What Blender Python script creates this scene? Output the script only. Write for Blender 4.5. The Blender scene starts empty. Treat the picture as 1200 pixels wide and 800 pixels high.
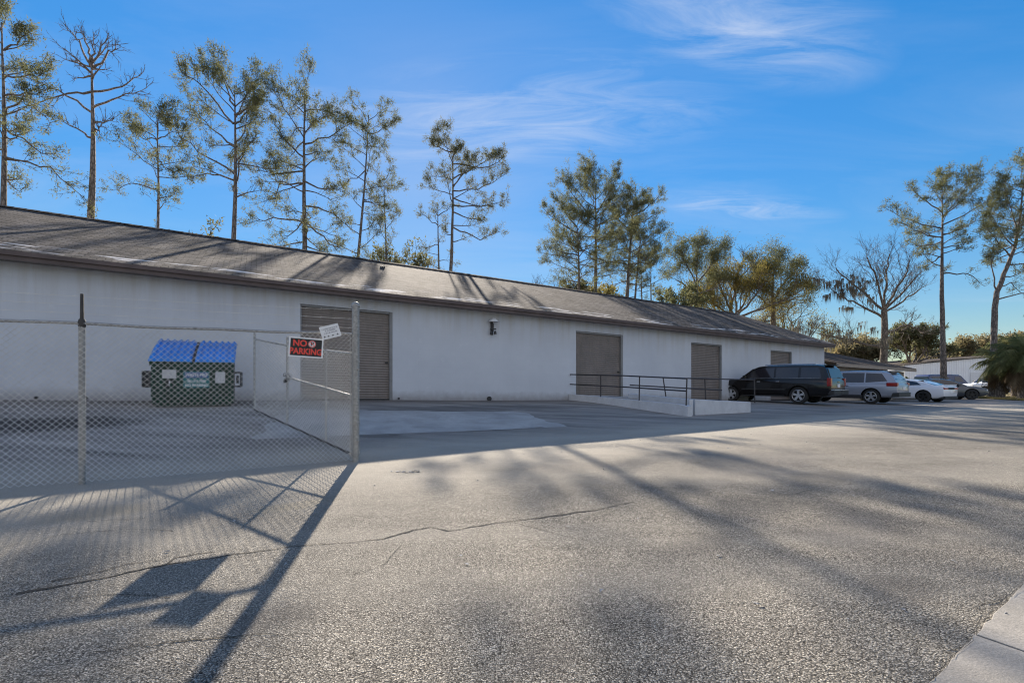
import bpy, bmesh, math, random
import numpy as np
from mathutils import Vector, Matrix, noise
R = math.radians
C = bpy.context.scene.collection
H, F, EYE = 448.0, 533.0, 1.35

# ------------------------------------------------------------------ frames
def at(px, py, Y):
    """the world point a photo pixel shows, at Y metres ahead of the camera"""
    return Vector(((px - 600) / F * Y, Y, (H - py) / F * Y + EYE))

Y0 = 14.44
P0 = Vector(((352 - 600) / F * Y0, Y0))
D2 = Vector((0.874, 0.487)).normalized()      # along the warehouse wall
N2 = Vector((-D2.y, D2.x))                    # away from the camera, through the wall
SL = -0.0192                                  # the site falls gently along the wall
ZB0 = EYE - 21 / F * Y0
WALL_ANG = math.atan2(D2.y, D2.x)
EYE_T = -((Vector((0, 0)) - P0).dot(N2))

def st(x, y):
    v = Vector((x, y)) - P0
    return v.dot(D2), -v.dot(N2)
def world(s, t, z=0.0):
    p = P0 + D2 * s - N2 * t
    return Vector((p.x, p.y, z))
def s_of(px, t=0.0):
    """distance along the wall of a photo column, on the plane t in front of it"""
    k = (px - 600) / F
    b = P0 - N2 * t
    return (k * b.y - b.x) / (D2.x - k * D2.y)
def zw(s):
    return ZB0 + SL * max(-16, min(40, s))
def sm(a, b, x):
    u = max(0.0, min(1.0, (x - a) / (b - a)))
    return u * u * (3 - 2 * u)
def gz(x, y):
    s, t = st(x, y)
    zp = EYE - 1.35 + 0.0165 * max(-2, min(y, 8.0))
    zp += -0.0 * y
    u = sm(0.0, 8.8, t)
    z = zw(s) * (1 - u) + zp * u
    side = sm(32, 44, s)
    z = z * (1 - side) + zp * side
    w = 1 - sm(25, 60, math.hypot(x, y))
    z += w * 0.022 * noise.noise(Vector((x * 0.33, y * 0.33, 3.1)))
    return z
def ghit(px, py):
    y = 1.2
    while y < 300:
        p = at(px, py, y)
        if p.z <= gz(p.x, p.y):
            return p
        y *= 1.002
    return p

# ------------------------------------------------------------------ objects
def tag(o, label=None, cat=None, group=None, kind=None):
    if label: o['label'] = label
    if cat: o['category'] = cat
    if group: o['group'] = group
    if kind: o['kind'] = kind
    return o
def empty(name, loc, rot=(0, 0, 0)):
    o = bpy.data.objects.new(name, None)
    o.empty_display_size = 0.2
    C.objects.link(o)
    o.location = loc
    o.rotation_euler = rot
    return o

class MB:
    def __init__(self, org=(0, 0, 0)):
        self.v, self.f, self.m = [], [], []
        self.o = Vector(org)
    def add(self, vs, fs, mi=0):
        n = len(self.v)
        self.v += [tuple(Vector(p) - self.o) for p in vs]
        self.f += [tuple(i + n for i in f) for f in fs]
        self.m += [mi] * len(fs)
    def hexa(self, a, b, mi=0):
        """a, b: two rings of four points"""
        self.add(list(a) + list(b), [(3, 2, 1, 0), (4, 5, 6, 7), (0, 1, 5, 4), (1, 2, 6, 5), (2, 3, 7, 6), (3, 0, 4, 7)], mi)
    def box(self, x0, x1, y0, y1, z0, z1, mi=0):
        self.hexa([(x0, y0, z0), (x1, y0, z0), (x1, y1, z0), (x0, y1, z0)],
                  [(x0, y0, z1), (x1, y0, z1), (x1, y1, z1), (x0, y1, z1)], mi)
    def tube(self, pts, rad, n=6, mi=0, cap=True):
        pts = [Vector(p) for p in pts]
        if not hasattr(rad, '__len__'): rad = [rad] * len(pts)
        vs, fs = [], []
        ref = None
        for i, p in enumerate(pts):
            d = (pts[min(i + 1, len(pts) - 1)] - pts[max(i - 1, 0)])
            if d.length < 1e-9: d = Vector((0, 0, 1))
            d.normalize()
            if ref is None:
                ref = d.orthogonal().normalized()
            else:
                ref = ref - d * ref.dot(d)
                if ref.length < 1e-6: ref = d.orthogonal()
                ref.normalize()
            bn = d.cross(ref)
            for k in range(n):
                a = 2 * math.pi * k / n
                vs.append(p + (ref * math.cos(a) + bn * math.sin(a)) * rad[i])
        for i in range(len(pts) - 1):
            for k in range(n):
                fs.append((i * n + k, i * n + (k + 1) % n, (i + 1) * n + (k + 1) % n, (i + 1) * n + k))
        if cap:
            fs.append(tuple(range(n))[::-1])
            fs.append(tuple((len(pts) - 1) * n + k for k in range(n)))
        self.add(vs, fs, mi)
    def lathe(self, prof, axis_o, axis='y', n=24, mi=0):
        vs, fs = [], []
        for (r, h) in prof:
            for k in range(n):
                a = 2 * math.pi * k / n
                c, s_ = r * math.cos(a), r * math.sin(a)
                q = (c, h, s_) if axis == 'y' else (c, s_, h)
                vs.append(Vector(q) + Vector(axis_o))
        for i in range(len(prof) - 1):
            for k in range(n):
                fs.append((i * n + k, i * n + (k + 1) % n, (i + 1) * n + (k + 1) % n, (i + 1) * n + k))
        self.add(vs, fs, mi)
    def build(self, name, mats, parent=None, smooth=False, bevel=0):
        me = bpy.data.meshes.new(name)
        me.from_pydata(self.v, [], self.f)
        if not isinstance(mats, (list, tuple)): mats = [mats]
        for m in mats: me.materials.append(m)
        if len(mats) > 1: me.polygons.foreach_set('material_index', self.m)
        bm = bmesh.new(); bm.from_mesh(me)
        bmesh.ops.recalc_face_normals(bm, faces=bm.faces)
        bm.to_mesh(me); bm.free()
        if smooth:
            me.polygons.foreach_set('use_smooth', [True] * len(me.polygons))
            me.set_sharp_from_angle(angle=R(smooth if smooth is not True else 40))
        me.update()
        o = bpy.data.objects.new(name, me)
        C.objects.link(o)
        if parent: o.parent = parent
        if bevel:
            b = o.modifiers.new('bevel', 'BEVEL'); b.width = bevel; b.segments = 2; b.limit_method = 'ANGLE'
        return o

def np_mesh(name, co, tris, mat, parent=None):
    me = bpy.data.meshes.new(name)
    nv, nf = len(co), len(tris)
    me.vertices.add(nv); me.vertices.foreach_set('co', np.asarray(co, np.float32).ravel())
    me.loops.add(nf * 3); me.loops.foreach_set('vertex_index', np.asarray(tris, np.int32).ravel())
    me.polygons.add(nf); me.polygons.foreach_set('loop_start', np.arange(0, nf * 3, 3, dtype=np.int32))
    me.update(calc_edges=True)
    me.materials.append(mat)
    o = bpy.data.objects.new(name, me); C.objects.link(o)
    if parent: o.parent = parent
    return o

def text(body, size, mat, parent, mtx, name='lettering', ex=0.001, sx=1.0, bold=0.0):
    cu = bpy.data.curves.new('t', 'FONT'); cu.body = body; cu.size = size
    cu.align_x = 'CENTER'; cu.align_y = 'CENTER'; cu.extrude = ex; cu.offset = bold
    o = bpy.data.objects.new('t', cu)
    me = bpy.data.meshes.new_from_object(o)
    bpy.data.objects.remove(o); bpy.data.curves.remove(cu)
    me.transform(Matrix.Diagonal((sx, 1, 1, 1)))
    me.transform(mtx)
    me.materials.clear(); me.materials.append(mat); me.name = name
    q = bpy.data.objects.new(name, me); C.objects.link(q)
    if parent: q.parent = parent
    return q

# ------------------------------------------------------------------ materials
def nd(nt, t, ins=None, **at_):
    n = nt.nodes.new(t)
    for k, v in at_.items(): setattr(n, k, v)
    for k, v in (ins or {}).items():
        if isinstance(v, bpy.types.NodeSocket): nt.links.new(v, n.inputs[k])
        else: n.inputs[k].default_value = v
    return n
def new(name):
    m = bpy.data.materials.new(name); m.use_nodes = True
    nt = m.node_tree
    return m, nt, nt.nodes['Principled BSDF']
def mixc(nt, fac, a, b, mode='MIX'):
    n = nt.nodes.new('ShaderNodeMix'); n.data_type = 'RGBA'; n.blend_type = mode
    for k, v in ((0, fac), (6, a), (7, b)):
        if isinstance(v, bpy.types.NodeSocket): nt.links.new(v, n.inputs[k])
        else: n.inputs[k].default_value = v if k == 0 else (*v, 1)[:4]
    return n.outputs[2]
def ramp(nt, fac, stops):
    n = nt.nodes.new('ShaderNodeValToRGB'); nt.links.new(fac, n.inputs[0])
    e = n.color_ramp.elements
    while len(e) < len(stops): e.new(0.5)
    for q, (p, c) in zip(e, stops):
        q.position = p; q.color = (c, c, c, 1) if isinstance(c, (int, float)) else (*c, 1)
    return n.outputs[0]
def mth(nt, op, a, b=0.0, clamp=False):
    n = nt.nodes.new('ShaderNodeMath'); n.operation = op; n.use_clamp = clamp
    for i, v in enumerate((a, b)):
        if isinstance(v, bpy.types.NodeSocket): nt.links.new(v, n.inputs[i])
        else: n.inputs[i].default_value = v
    return n.outputs[0]
def noi(nt, vec, scale, detail=4, rough=0.55, dist=0.0):
    return nd(nt, 'ShaderNodeTexNoise', {'Vector': vec, 'Scale': scale, 'Detail': detail, 'Roughness': rough, 'Distortion': dist}).outputs[0]

def plain(name, col, rough=0.6, metal=0.0, vary=0.15, scale=5.0, bump=0.0, bscale=60.0, coat=0.0, spec=0.5):
    m, nt, b = new(name)
    v = nd(nt, 'ShaderNodeTexCoord').outputs['Object']
    n = noi(nt, v, scale, 6, 0.6)
    hi = tuple(min(1, c * (1 + vary)) for c in col); lo = tuple(c * (1 - vary) for c in col)
    c = mixc(nt, ramp(nt, n, [(0.3, 0.0), (0.7, 1.0)]), lo, hi)
    nt.links.new(c, b.inputs['Base Color'])
    b.inputs['Roughness'].default_value = rough
    b.inputs['Metallic'].default_value = metal
    b.inputs['Specular IOR Level'].default_value = spec
    b.inputs['Coat Weight'].default_value = coat
    b.inputs['Coat Roughness'].default_value = 0.04
    if bump:
        nb = noi(nt, v, bscale, 4)
        bp = nd(nt, 'ShaderNodeBump', {'Strength': bump, 'Distance': 0.02, 'Height': nb})
        nt.links.new(bp.outputs[0], b.inputs['Normal'])
    return m

def grimy(name, col, dirt, rough=0.5, amt=0.6, vary=0.15, spec=0.4):
    m, nt, b = new(name)
    v = nd(nt, 'ShaderNodeTexCoord').outputs['Object']
    n = noi(nt, v, 2.0, 6, 0.6)
    c = mixc(nt, ramp(nt, n, [(0.3, 0.0), (0.7, 1.0)]), tuple(q * (1 - vary) for q in col), tuple(q * (1 + vary) for q in col))
    st_ = nd(nt, 'ShaderNodeMapping', {'Vector': v, 'Scale': (5.0, 5.0, 0.7)}).outputs[0]
    c = mixc(nt, mth(nt, 'MULTIPLY', ramp(nt, noi(nt, st_, 1.0, 7, 0.7, 0.3), [(0.46, 0.0), (0.72, 1.0)]), amt), c, dirt)
    c = mixc(nt, ramp(nt, noi(nt, v, 14.0, 5, 0.7), [(0.62, 0.0), (0.70, amt)]), c, tuple(q * .6 for q in dirt))
    nt.links.new(c, b.inputs['Base Color'])
    nt.links.new(ramp(nt, n, [(0.3, rough - .08), (0.7, min(1, rough + .25))]), b.inputs['Roughness'])
    b.inputs['Specular IOR Level'].default_value = spec
    bp = nd(nt, 'ShaderNodeBump', {'Strength': 0.35, 'Distance': 0.03, 'Height': noi(nt, v, 3.5, 4)})
    nt.links.new(bp.outputs[0], b.inputs['Normal'])
    return m

def asphalt():
    m, nt, b = new('aged_asphalt')
    P = nd(nt, 'ShaderNodeNewGeometry').outputs['Position']
    xyz = nd(nt, 'ShaderNodeSeparateXYZ', {0: P})
    flat = nd(nt, 'ShaderNodeCombineXYZ', {0: xyz.outputs[0], 1: xyz.outputs[1], 2: 0.0}).outputs[0]
    wob = nd(nt, 'ShaderNodeVectorMath', {0: flat, 1: nd(nt, 'ShaderNodeVectorMath', {0: nd(nt, 'ShaderNodeTexNoise', {'Vector': flat, 'Scale': 55.0, 'Detail': 2.0}).outputs[1], 'Scale': 0.012}, operation='SCALE').outputs[0]}, operation='ADD').outputs[0]
    v1 = nd(nt, 'ShaderNodeTexVoronoi', {'Vector': wob, 'Scale': 100.0, 'Randomness': 1.0})
    v2 = nd(nt, 'ShaderNodeTexVoronoi', {'Vector': wob, 'Scale': 210.0, 'Randomness': 1.0})
    rnd = nd(nt, 'ShaderNodeSeparateColor', {0: v1.outputs['Color']}).outputs[0]
    rnd2 = nd(nt, 'ShaderNodeSeparateColor', {0: v2.outputs['Color']}).outputs[1]
    stone = ramp(nt, rnd, [(0.0, (0.09, 0.085, 0.077)), (0.3, (0.205, 0.191, 0.17)), (0.7, (0.37, 0.345, 0.305)), (1.0, (0.58, 0.543, 0.48))])
    grit = ramp(nt, rnd2, [(0.0, (0.018, 0.017, 0.016)), (0.6, (0.08, 0.075, 0.066)), (1.0, (0.38, 0.355, 0.305))])
    edge = ramp(nt, v1.outputs['Distance'], [(0.34, 0.0), (0.58, 1.0)])
    col = mixc(nt, edge, stone, grit)
    # big weathering
    big = noi(nt, flat, 0.35, 5, 0.6, 0.4)
    col = mixc(nt, 1.0, col, ramp(nt, big, [(0.28, (0.70, 0.69, 0.69)), (0.5, (1.0, 0.985, 0.96)), (0.72, (1.24, 1.2, 1.13))]), 'MULTIPLY')
    mid = noi(nt, flat, 3.0, 4, 0.65)
    col = mixc(nt, 1.0, col, ramp(nt, mid, [(0.3, 0.86), (0.7, 1.14)]), 'MULTIPLY')
    # worn-in wheel tracks and a grey film of dust, along the yard
    stre = nd(nt, 'ShaderNodeMapping', {'Vector': flat, 'Rotation': (0, 0, -WALL_ANG), 'Scale': (0.12, 0.9, 1)}).outputs[0]
    sn = noi(nt, stre, 1.0, 4, 0.6)
    col = mixc(nt, ramp(nt, sn, [(0.45, 0.0), (0.75, 0.55)]), col, (0.31, 0.288, 0.248))
    # concrete-dusted yard beside the wall: smoother, darker
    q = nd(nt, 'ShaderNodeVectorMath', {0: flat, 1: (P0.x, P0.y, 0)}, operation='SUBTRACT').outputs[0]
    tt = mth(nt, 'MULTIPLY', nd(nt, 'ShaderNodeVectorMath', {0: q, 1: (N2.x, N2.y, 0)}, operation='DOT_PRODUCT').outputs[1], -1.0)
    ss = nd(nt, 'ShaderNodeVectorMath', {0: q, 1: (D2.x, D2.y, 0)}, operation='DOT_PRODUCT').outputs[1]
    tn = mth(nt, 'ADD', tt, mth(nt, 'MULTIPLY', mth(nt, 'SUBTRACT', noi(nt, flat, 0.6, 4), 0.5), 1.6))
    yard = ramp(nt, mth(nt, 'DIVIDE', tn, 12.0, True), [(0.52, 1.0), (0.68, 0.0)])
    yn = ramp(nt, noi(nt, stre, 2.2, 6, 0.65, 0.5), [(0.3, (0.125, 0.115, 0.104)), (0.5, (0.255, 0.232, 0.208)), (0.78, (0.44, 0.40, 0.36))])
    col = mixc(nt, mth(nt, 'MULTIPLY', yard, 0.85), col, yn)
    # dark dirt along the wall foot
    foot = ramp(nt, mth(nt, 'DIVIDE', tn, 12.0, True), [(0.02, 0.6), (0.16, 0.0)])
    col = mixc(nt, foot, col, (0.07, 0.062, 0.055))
    # oil stain by the left of the yard, brown stain by the fence foot
    def blot(cx, cy, rx, ry, ang, amt, colr, c):
        w = nd(nt, 'ShaderNodeVectorMath', {0: flat, 1: (cx, cy, 0)}, operation='SUBTRACT').outputs[0]
        w = nd(nt, 'ShaderNodeMapping', {'Vector': w, 'Rotation': (0, 0, -ang)}).outputs[0]
        w = nd(nt, 'ShaderNodeVectorMath', {0: w, 1: (1 / rx, 1 / ry, 0)}, operation='MULTIPLY').outputs[0]
        ln = nd(nt, 'ShaderNodeVectorMath', {0: w}, operation='LENGTH').outputs[1]
        ln = mth(nt, 'ADD', ln, mth(nt, 'MULTIPLY', mth(nt, 'SUBTRACT', noi(nt, flat, 1.7, 5), 0.5), 1.1))
        return mixc(nt, ramp(nt, ln, [(0.55, amt), (1.0, 0.0)]), c, colr)
    a = ghit(40, 497); col = blot(a.x, a.y, 2.1, 0.9, WALL_ANG, 0.8, (0.035, 0.033, 0.032), col)
    a = ghit(120, 600); col = blot(a.x, a.y, 0.55, 0.35, 0.5, 0.45, (0.13, 0.10, 0.055), col)
    a = ghit(345, 592); col = blot(a.x, a.y, 0.5, 0.2, 0.5, 0.3, (0.2, 0.165, 0.1), col)
    a = ghit(560, 478); col = blot(a.x, a.y, 4.5, 0.8, WALL_ANG, 0.5, (0.09, 0.085, 0.08), col)
    for (qx, qy, rx, ry, am) in ((820, 640, .5, .22, .35), (960, 560, .9, .35, .35), (330, 720, .3, .2, .3), (700, 545, 1.2, .3, .3), (1050, 690, .35, .2, .3), (640, 770, .2, .14, .35)):
        a = ghit(qx, qy); col = blot(a.x, a.y, rx, ry, WALL_ANG, am, (0.09, 0.083, 0.078), col)
    # patches where the top course has been renewed
    for (qx, qy, rx, ry, am) in ((900, 540, 2.2, .7, .35), (1000, 620, .8, .3, .3)):
        a = ghit(qx, qy); col = blot(a.x, a.y, rx, ry, WALL_ANG + .2, am, (0.17, 0.16, 0.15), col)
    # paler concrete-like strip between yard and road, with sunlit brightness painted into it
    lit_strip = ramp(nt, mth(nt, 'DIVIDE', tn, 20.0, True), [(0.33, 0.0), (0.39, 0.55), (0.46, 0.42), (0.58, 0.0)])
    col = mixc(nt, lit_strip, col, (0.50, 0.46, 0.39))
    nt.links.new(col, b.inputs['Base Color'])
    b.inputs['Roughness'].default_value = 0.95
    b.inputs['Specular IOR Level'].default_value = 0.1
    hgt = mth(nt, 'ADD', mth(nt, 'MULTIPLY', mth(nt, 'SUBTRACT', 0.75, v1.outputs['Distance']), mth(nt, 'ADD', rnd, 0.35)), mth(nt, 'MULTIPLY', v2.outputs['Distance'], -0.35))
    hgt = mth(nt, 'MULTIPLY', hgt, mth(nt, 'SUBTRACT', 1.0, mth(nt, 'MULTIPLY', yard, 0.8)))
    bp = nd(nt, 'ShaderNodeBump', {'Strength': 0.7, 'Distance': 0.010, 'Height': hgt})
    nt.links.new(bp.outputs[0], b.inputs['Normal'])
    return m

def concrete(name, c0, c1, scale=1.5, bump=0.25):
    m, nt, b = new(name)
    P = nd(nt, 'ShaderNodeNewGeometry').outputs['Position']
    n = noi(nt, P, scale, 8, 0.65, 0.3)
    c = mixc(nt, ramp(nt, n, [(0.3, 0.0), (0.72, 1.0)]), c0, c1)
    n2 = noi(nt, P, 90, 3, 0.7)
    c = mixc(nt, 1.0, c, ramp(nt, n2, [(0.3, 0.68), (0.7, 1.22)]), 'MULTIPLY')
    nt.links.new(c, b.inputs['Base Color'])
    b.inputs['Roughness'].default_value = 0.88
    bp = nd(nt, 'ShaderNodeBump', {'Strength': bump, 'Distance': 0.006, 'Height': noi(nt, P, 140, 5, 0.7)})
    nt.links.new(bp.outputs[0], b.inputs['Normal'])
    return m

def block_wall():
    m, nt, b = new('painted_block')
    v = nd(nt, 'ShaderNodeTexCoord').outputs['Object']
    x = nd(nt, 'ShaderNodeSeparateXYZ', {0: v})
    zz = mth(nt, 'SUBTRACT', x.outputs[2], mth(nt, 'MULTIPLY', x.outputs[0], SL))
    u = nd(nt, 'ShaderNodeCombineXYZ', {0: x.outputs[0], 1: zz, 2: 0.0}).outputs[0]
    br = nd(nt, 'ShaderNodeTexBrick', {'Vector': u, 'Scale': 1.0, 'Mortar Size': 0.006, 'Mortar Smooth': 0.6, 'Brick Width': 0.405, 'Row Height': 0.203,
            'Color1': (0.5, 0.5, 0.5, 1), 'Color2': (0.62, 0.62, 0.62, 1), 'Mortar': (0.3, 0.3, 0.3, 1)})
    big = noi(nt, u, 0.5, 5, 0.6)
    c = mixc(nt, ramp(nt, big, [(0.3, 0.0), (0.7, 1.0)]), (0.535, 0.56, 0.605), (0.61, 0.635, 0.675))
    c = mixc(nt, 1.0, c, mixc(nt, 0.13, (1, 1, 1), br.outputs['Color'], 'MULTIPLY'), 'MULTIPLY')
    # rain streaks and tan dust under the eave
    su = nd(nt, 'ShaderNodeMapping', {'Vector': u, 'Scale': (2.2, 0.12, 1)}).outputs[0]
    sn = noi(nt, su, 1.6, 6, 0.65)
    hi = ramp(nt, mth(nt, 'DIVIDE', zz, 3.7, True), [(0.55, 0.0), (0.98, 1.0)])
    c = mixc(nt, mth(nt, 'MULTIPLY', ramp(nt, sn, [(0.42, 0.0), (0.7, 0.8)]), hi), c, (0.42, 0.39, 0.34))
    c = mixc(nt, mth(nt, 'MULTIPLY', ramp(nt, noi(nt, u, 3.0, 6, 0.7), [(0.6, 0.0), (0.75, 0.35)]), 1.0), c, (0.72, 0.73, 0.75))
    lowz = mth(nt, 'ADD', zz, mth(nt, 'MULTIPLY', mth(nt, 'SUBTRACT', noi(nt, u, 4.0, 5), 0.5), 0.3))
    c = mixc(nt, ramp(nt, mth(nt, 'DIVIDE', lowz, 3.7, True), [(0.0, 0.75), (0.10, 0.0)]), c, (0.23, 0.21, 0.2))
    nt.links.new(c, b.inputs['Base Color'])
    b.inputs['Roughness'].default_value = 0.75
    h = mth(nt, 'ADD', mth(nt, 'MULTIPLY', br.outputs['Fac'], -0.3), mth(nt, 'MULTIPLY', noi(nt, u, 60, 3), 0.35))
    bp = nd(nt, 'ShaderNodeBump', {'Strength': 0.35, 'Distance': 0.006, 'Height': h})
    nt.links.new(bp.outputs[0], b.inputs['Normal'])
    return m

def shingles(name, lo, hi, eave_glints=True):
    m, nt, b = new(name)
    v = nd(nt, 'ShaderNodeTexCoord').outputs['Object']
    x = nd(nt, 'ShaderNodeSeparateXYZ', {0: v})
    u = nd(nt, 'ShaderNodeCombineXYZ', {0: x.outputs[0], 1: x.outputs[1], 2: 0.0}).outputs[0]
    wv = nd(nt, 'ShaderNodeVectorMath', {0: u, 1: nd(nt, 'ShaderNodeVectorMath', {0: nd(nt, 'ShaderNodeTexNoise', {'Vector': u, 'Scale': 1.2}).outputs[1], 'Scale': 0.05}, operation='SCALE').outputs[0]}, operation='ADD').outputs[0]
    br = nd(nt, 'ShaderNodeTexBrick', {'Vector': wv, 'Scale': 1.0, 'Mortar Size': 0.012, 'Mortar Smooth': 0.2, 'Brick Width': 0.30, 'Row Height': 0.14, 'Bias': 0.1,
            'Color1': (*lo, 1), 'Color2': (*hi, 1), 'Mortar': (lo[0] * .4, lo[1] * .4, lo[2] * .4, 1)})
    c = mixc(nt, 1.0, br.outputs['Color'], ramp(nt, noi(nt, u, 0.6, 6, 0.65), [(0.3, 0.7), (0.7, 1.25)]), 'MULTIPLY')
    c = mixc(nt, 1.0, c, ramp(nt, noi(nt, u, 40, 3, 0.7), [(0.3, 0.75), (0.7, 1.25)]), 'MULTIPLY')
    if eave_glints:  # sunlit slivers on lifted shingle edges near the eave, painted pale
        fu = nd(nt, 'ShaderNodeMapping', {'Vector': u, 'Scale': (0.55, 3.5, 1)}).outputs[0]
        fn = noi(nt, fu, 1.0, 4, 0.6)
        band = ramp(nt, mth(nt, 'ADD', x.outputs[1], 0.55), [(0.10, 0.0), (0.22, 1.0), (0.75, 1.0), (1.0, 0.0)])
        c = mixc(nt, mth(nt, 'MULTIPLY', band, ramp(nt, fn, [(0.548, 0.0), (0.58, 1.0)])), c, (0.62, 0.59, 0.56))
    nt.links.new(c, b.inputs['Base Color'])
    b.inputs['Roughness'].default_value = 0.95; b.inputs['Specular IOR Level'].default_value = 0.06
    rise = mth(nt, 'FRACT', mth(nt, 'DIVIDE', x.outputs[1], 0.14))
    h = mth(nt, 'ADD', mth(nt, 'MULTIPLY', rise, -0.8), mth(nt, 'ADD', mth(nt, 'MULTIPLY', br.outputs['Fac'], -0.5), mth(nt, 'MULTIPLY', noi(nt, u, 8, 5, 0.7), 1.2)))
    bp = nd(nt, 'ShaderNodeBump', {'Strength': 0.8, 'Distance': 0.022, 'Height': h})
    nt.links.new(bp.outputs[0], b.inputs['Normal'])
    return m

def leaf(name, c0, c1, c2, trans=0.35):
    m, nt, b = new(name)
    P = nd(nt, 'ShaderNodeNewGeometry').outputs['Position']
    c = ramp(nt, noi(nt, P, 1.1, 5, 0.75), [(0.3, c0), (0.5, c1), (0.72, c2)])
    nt.links.new(c, b.inputs['Base Color'])
    b.inputs['Roughness'].default_value = 0.75; b.inputs['Specular IOR Level'].default_value = 0.12
    t = nd(nt, 'ShaderNodeBsdfTranslucent', {'Color': c})
    mx = nd(nt, 'ShaderNodeMixShader', {0: trans, 1: b.outputs[0], 2: t.outputs[0]})
    nt.links.new(mx.outputs[0], nt.nodes['Material Output'].inputs[0])
    return m

def bark(name, lo, hi):
    m, nt, b = new(name)
    P = nd(nt, 'ShaderNodeNewGeometry').outputs['Position']
    q = nd(nt, 'ShaderNodeMapping', {'Vector': P, 'Scale': (1, 1, 0.3)}).outputs[0]
    vo = nd(nt, 'ShaderNodeTexVoronoi', {'Vector': q, 'Scale': 9.0}, feature='DISTANCE_TO_EDGE').outputs[0]
    c = mixc(nt, ramp(nt, vo, [(0.0, 0.0), (0.25, 1.0)]), lo, hi)
    c = mixc(nt, 1.0, c, ramp(nt, noi(nt, q, 3, 5, 0.7), [(0.3, 0.7), (0.7, 1.3)]), 'MULTIPLY')
    nt.links.new(c, b.inputs['Base Color']); b.inputs['Roughness'].default_value = 0.95
    bp = nd(nt, 'ShaderNodeBump', {'Strength': 0.8, 'Distance': 0.04, 'Height': vo})
    nt.links.new(bp.outputs[0], b.inputs['Normal'])
    return m

def flatc(name, col, rough=0.6, metal=0.0, coat=0.0, spec=0.5):
    m, nt, b = new(name)
    b.inputs['Base Color'].default_value = (*col, 1); b.inputs['Roughness'].default_value = rough
    b.inputs['Metallic'].default_value = metal; b.inputs['Coat Weight'].default_value = coat; b.inputs['Coat Roughness'].default_value = 0.04
    b.inputs['Specular IOR Level'].default_value = spec
    return m

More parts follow.
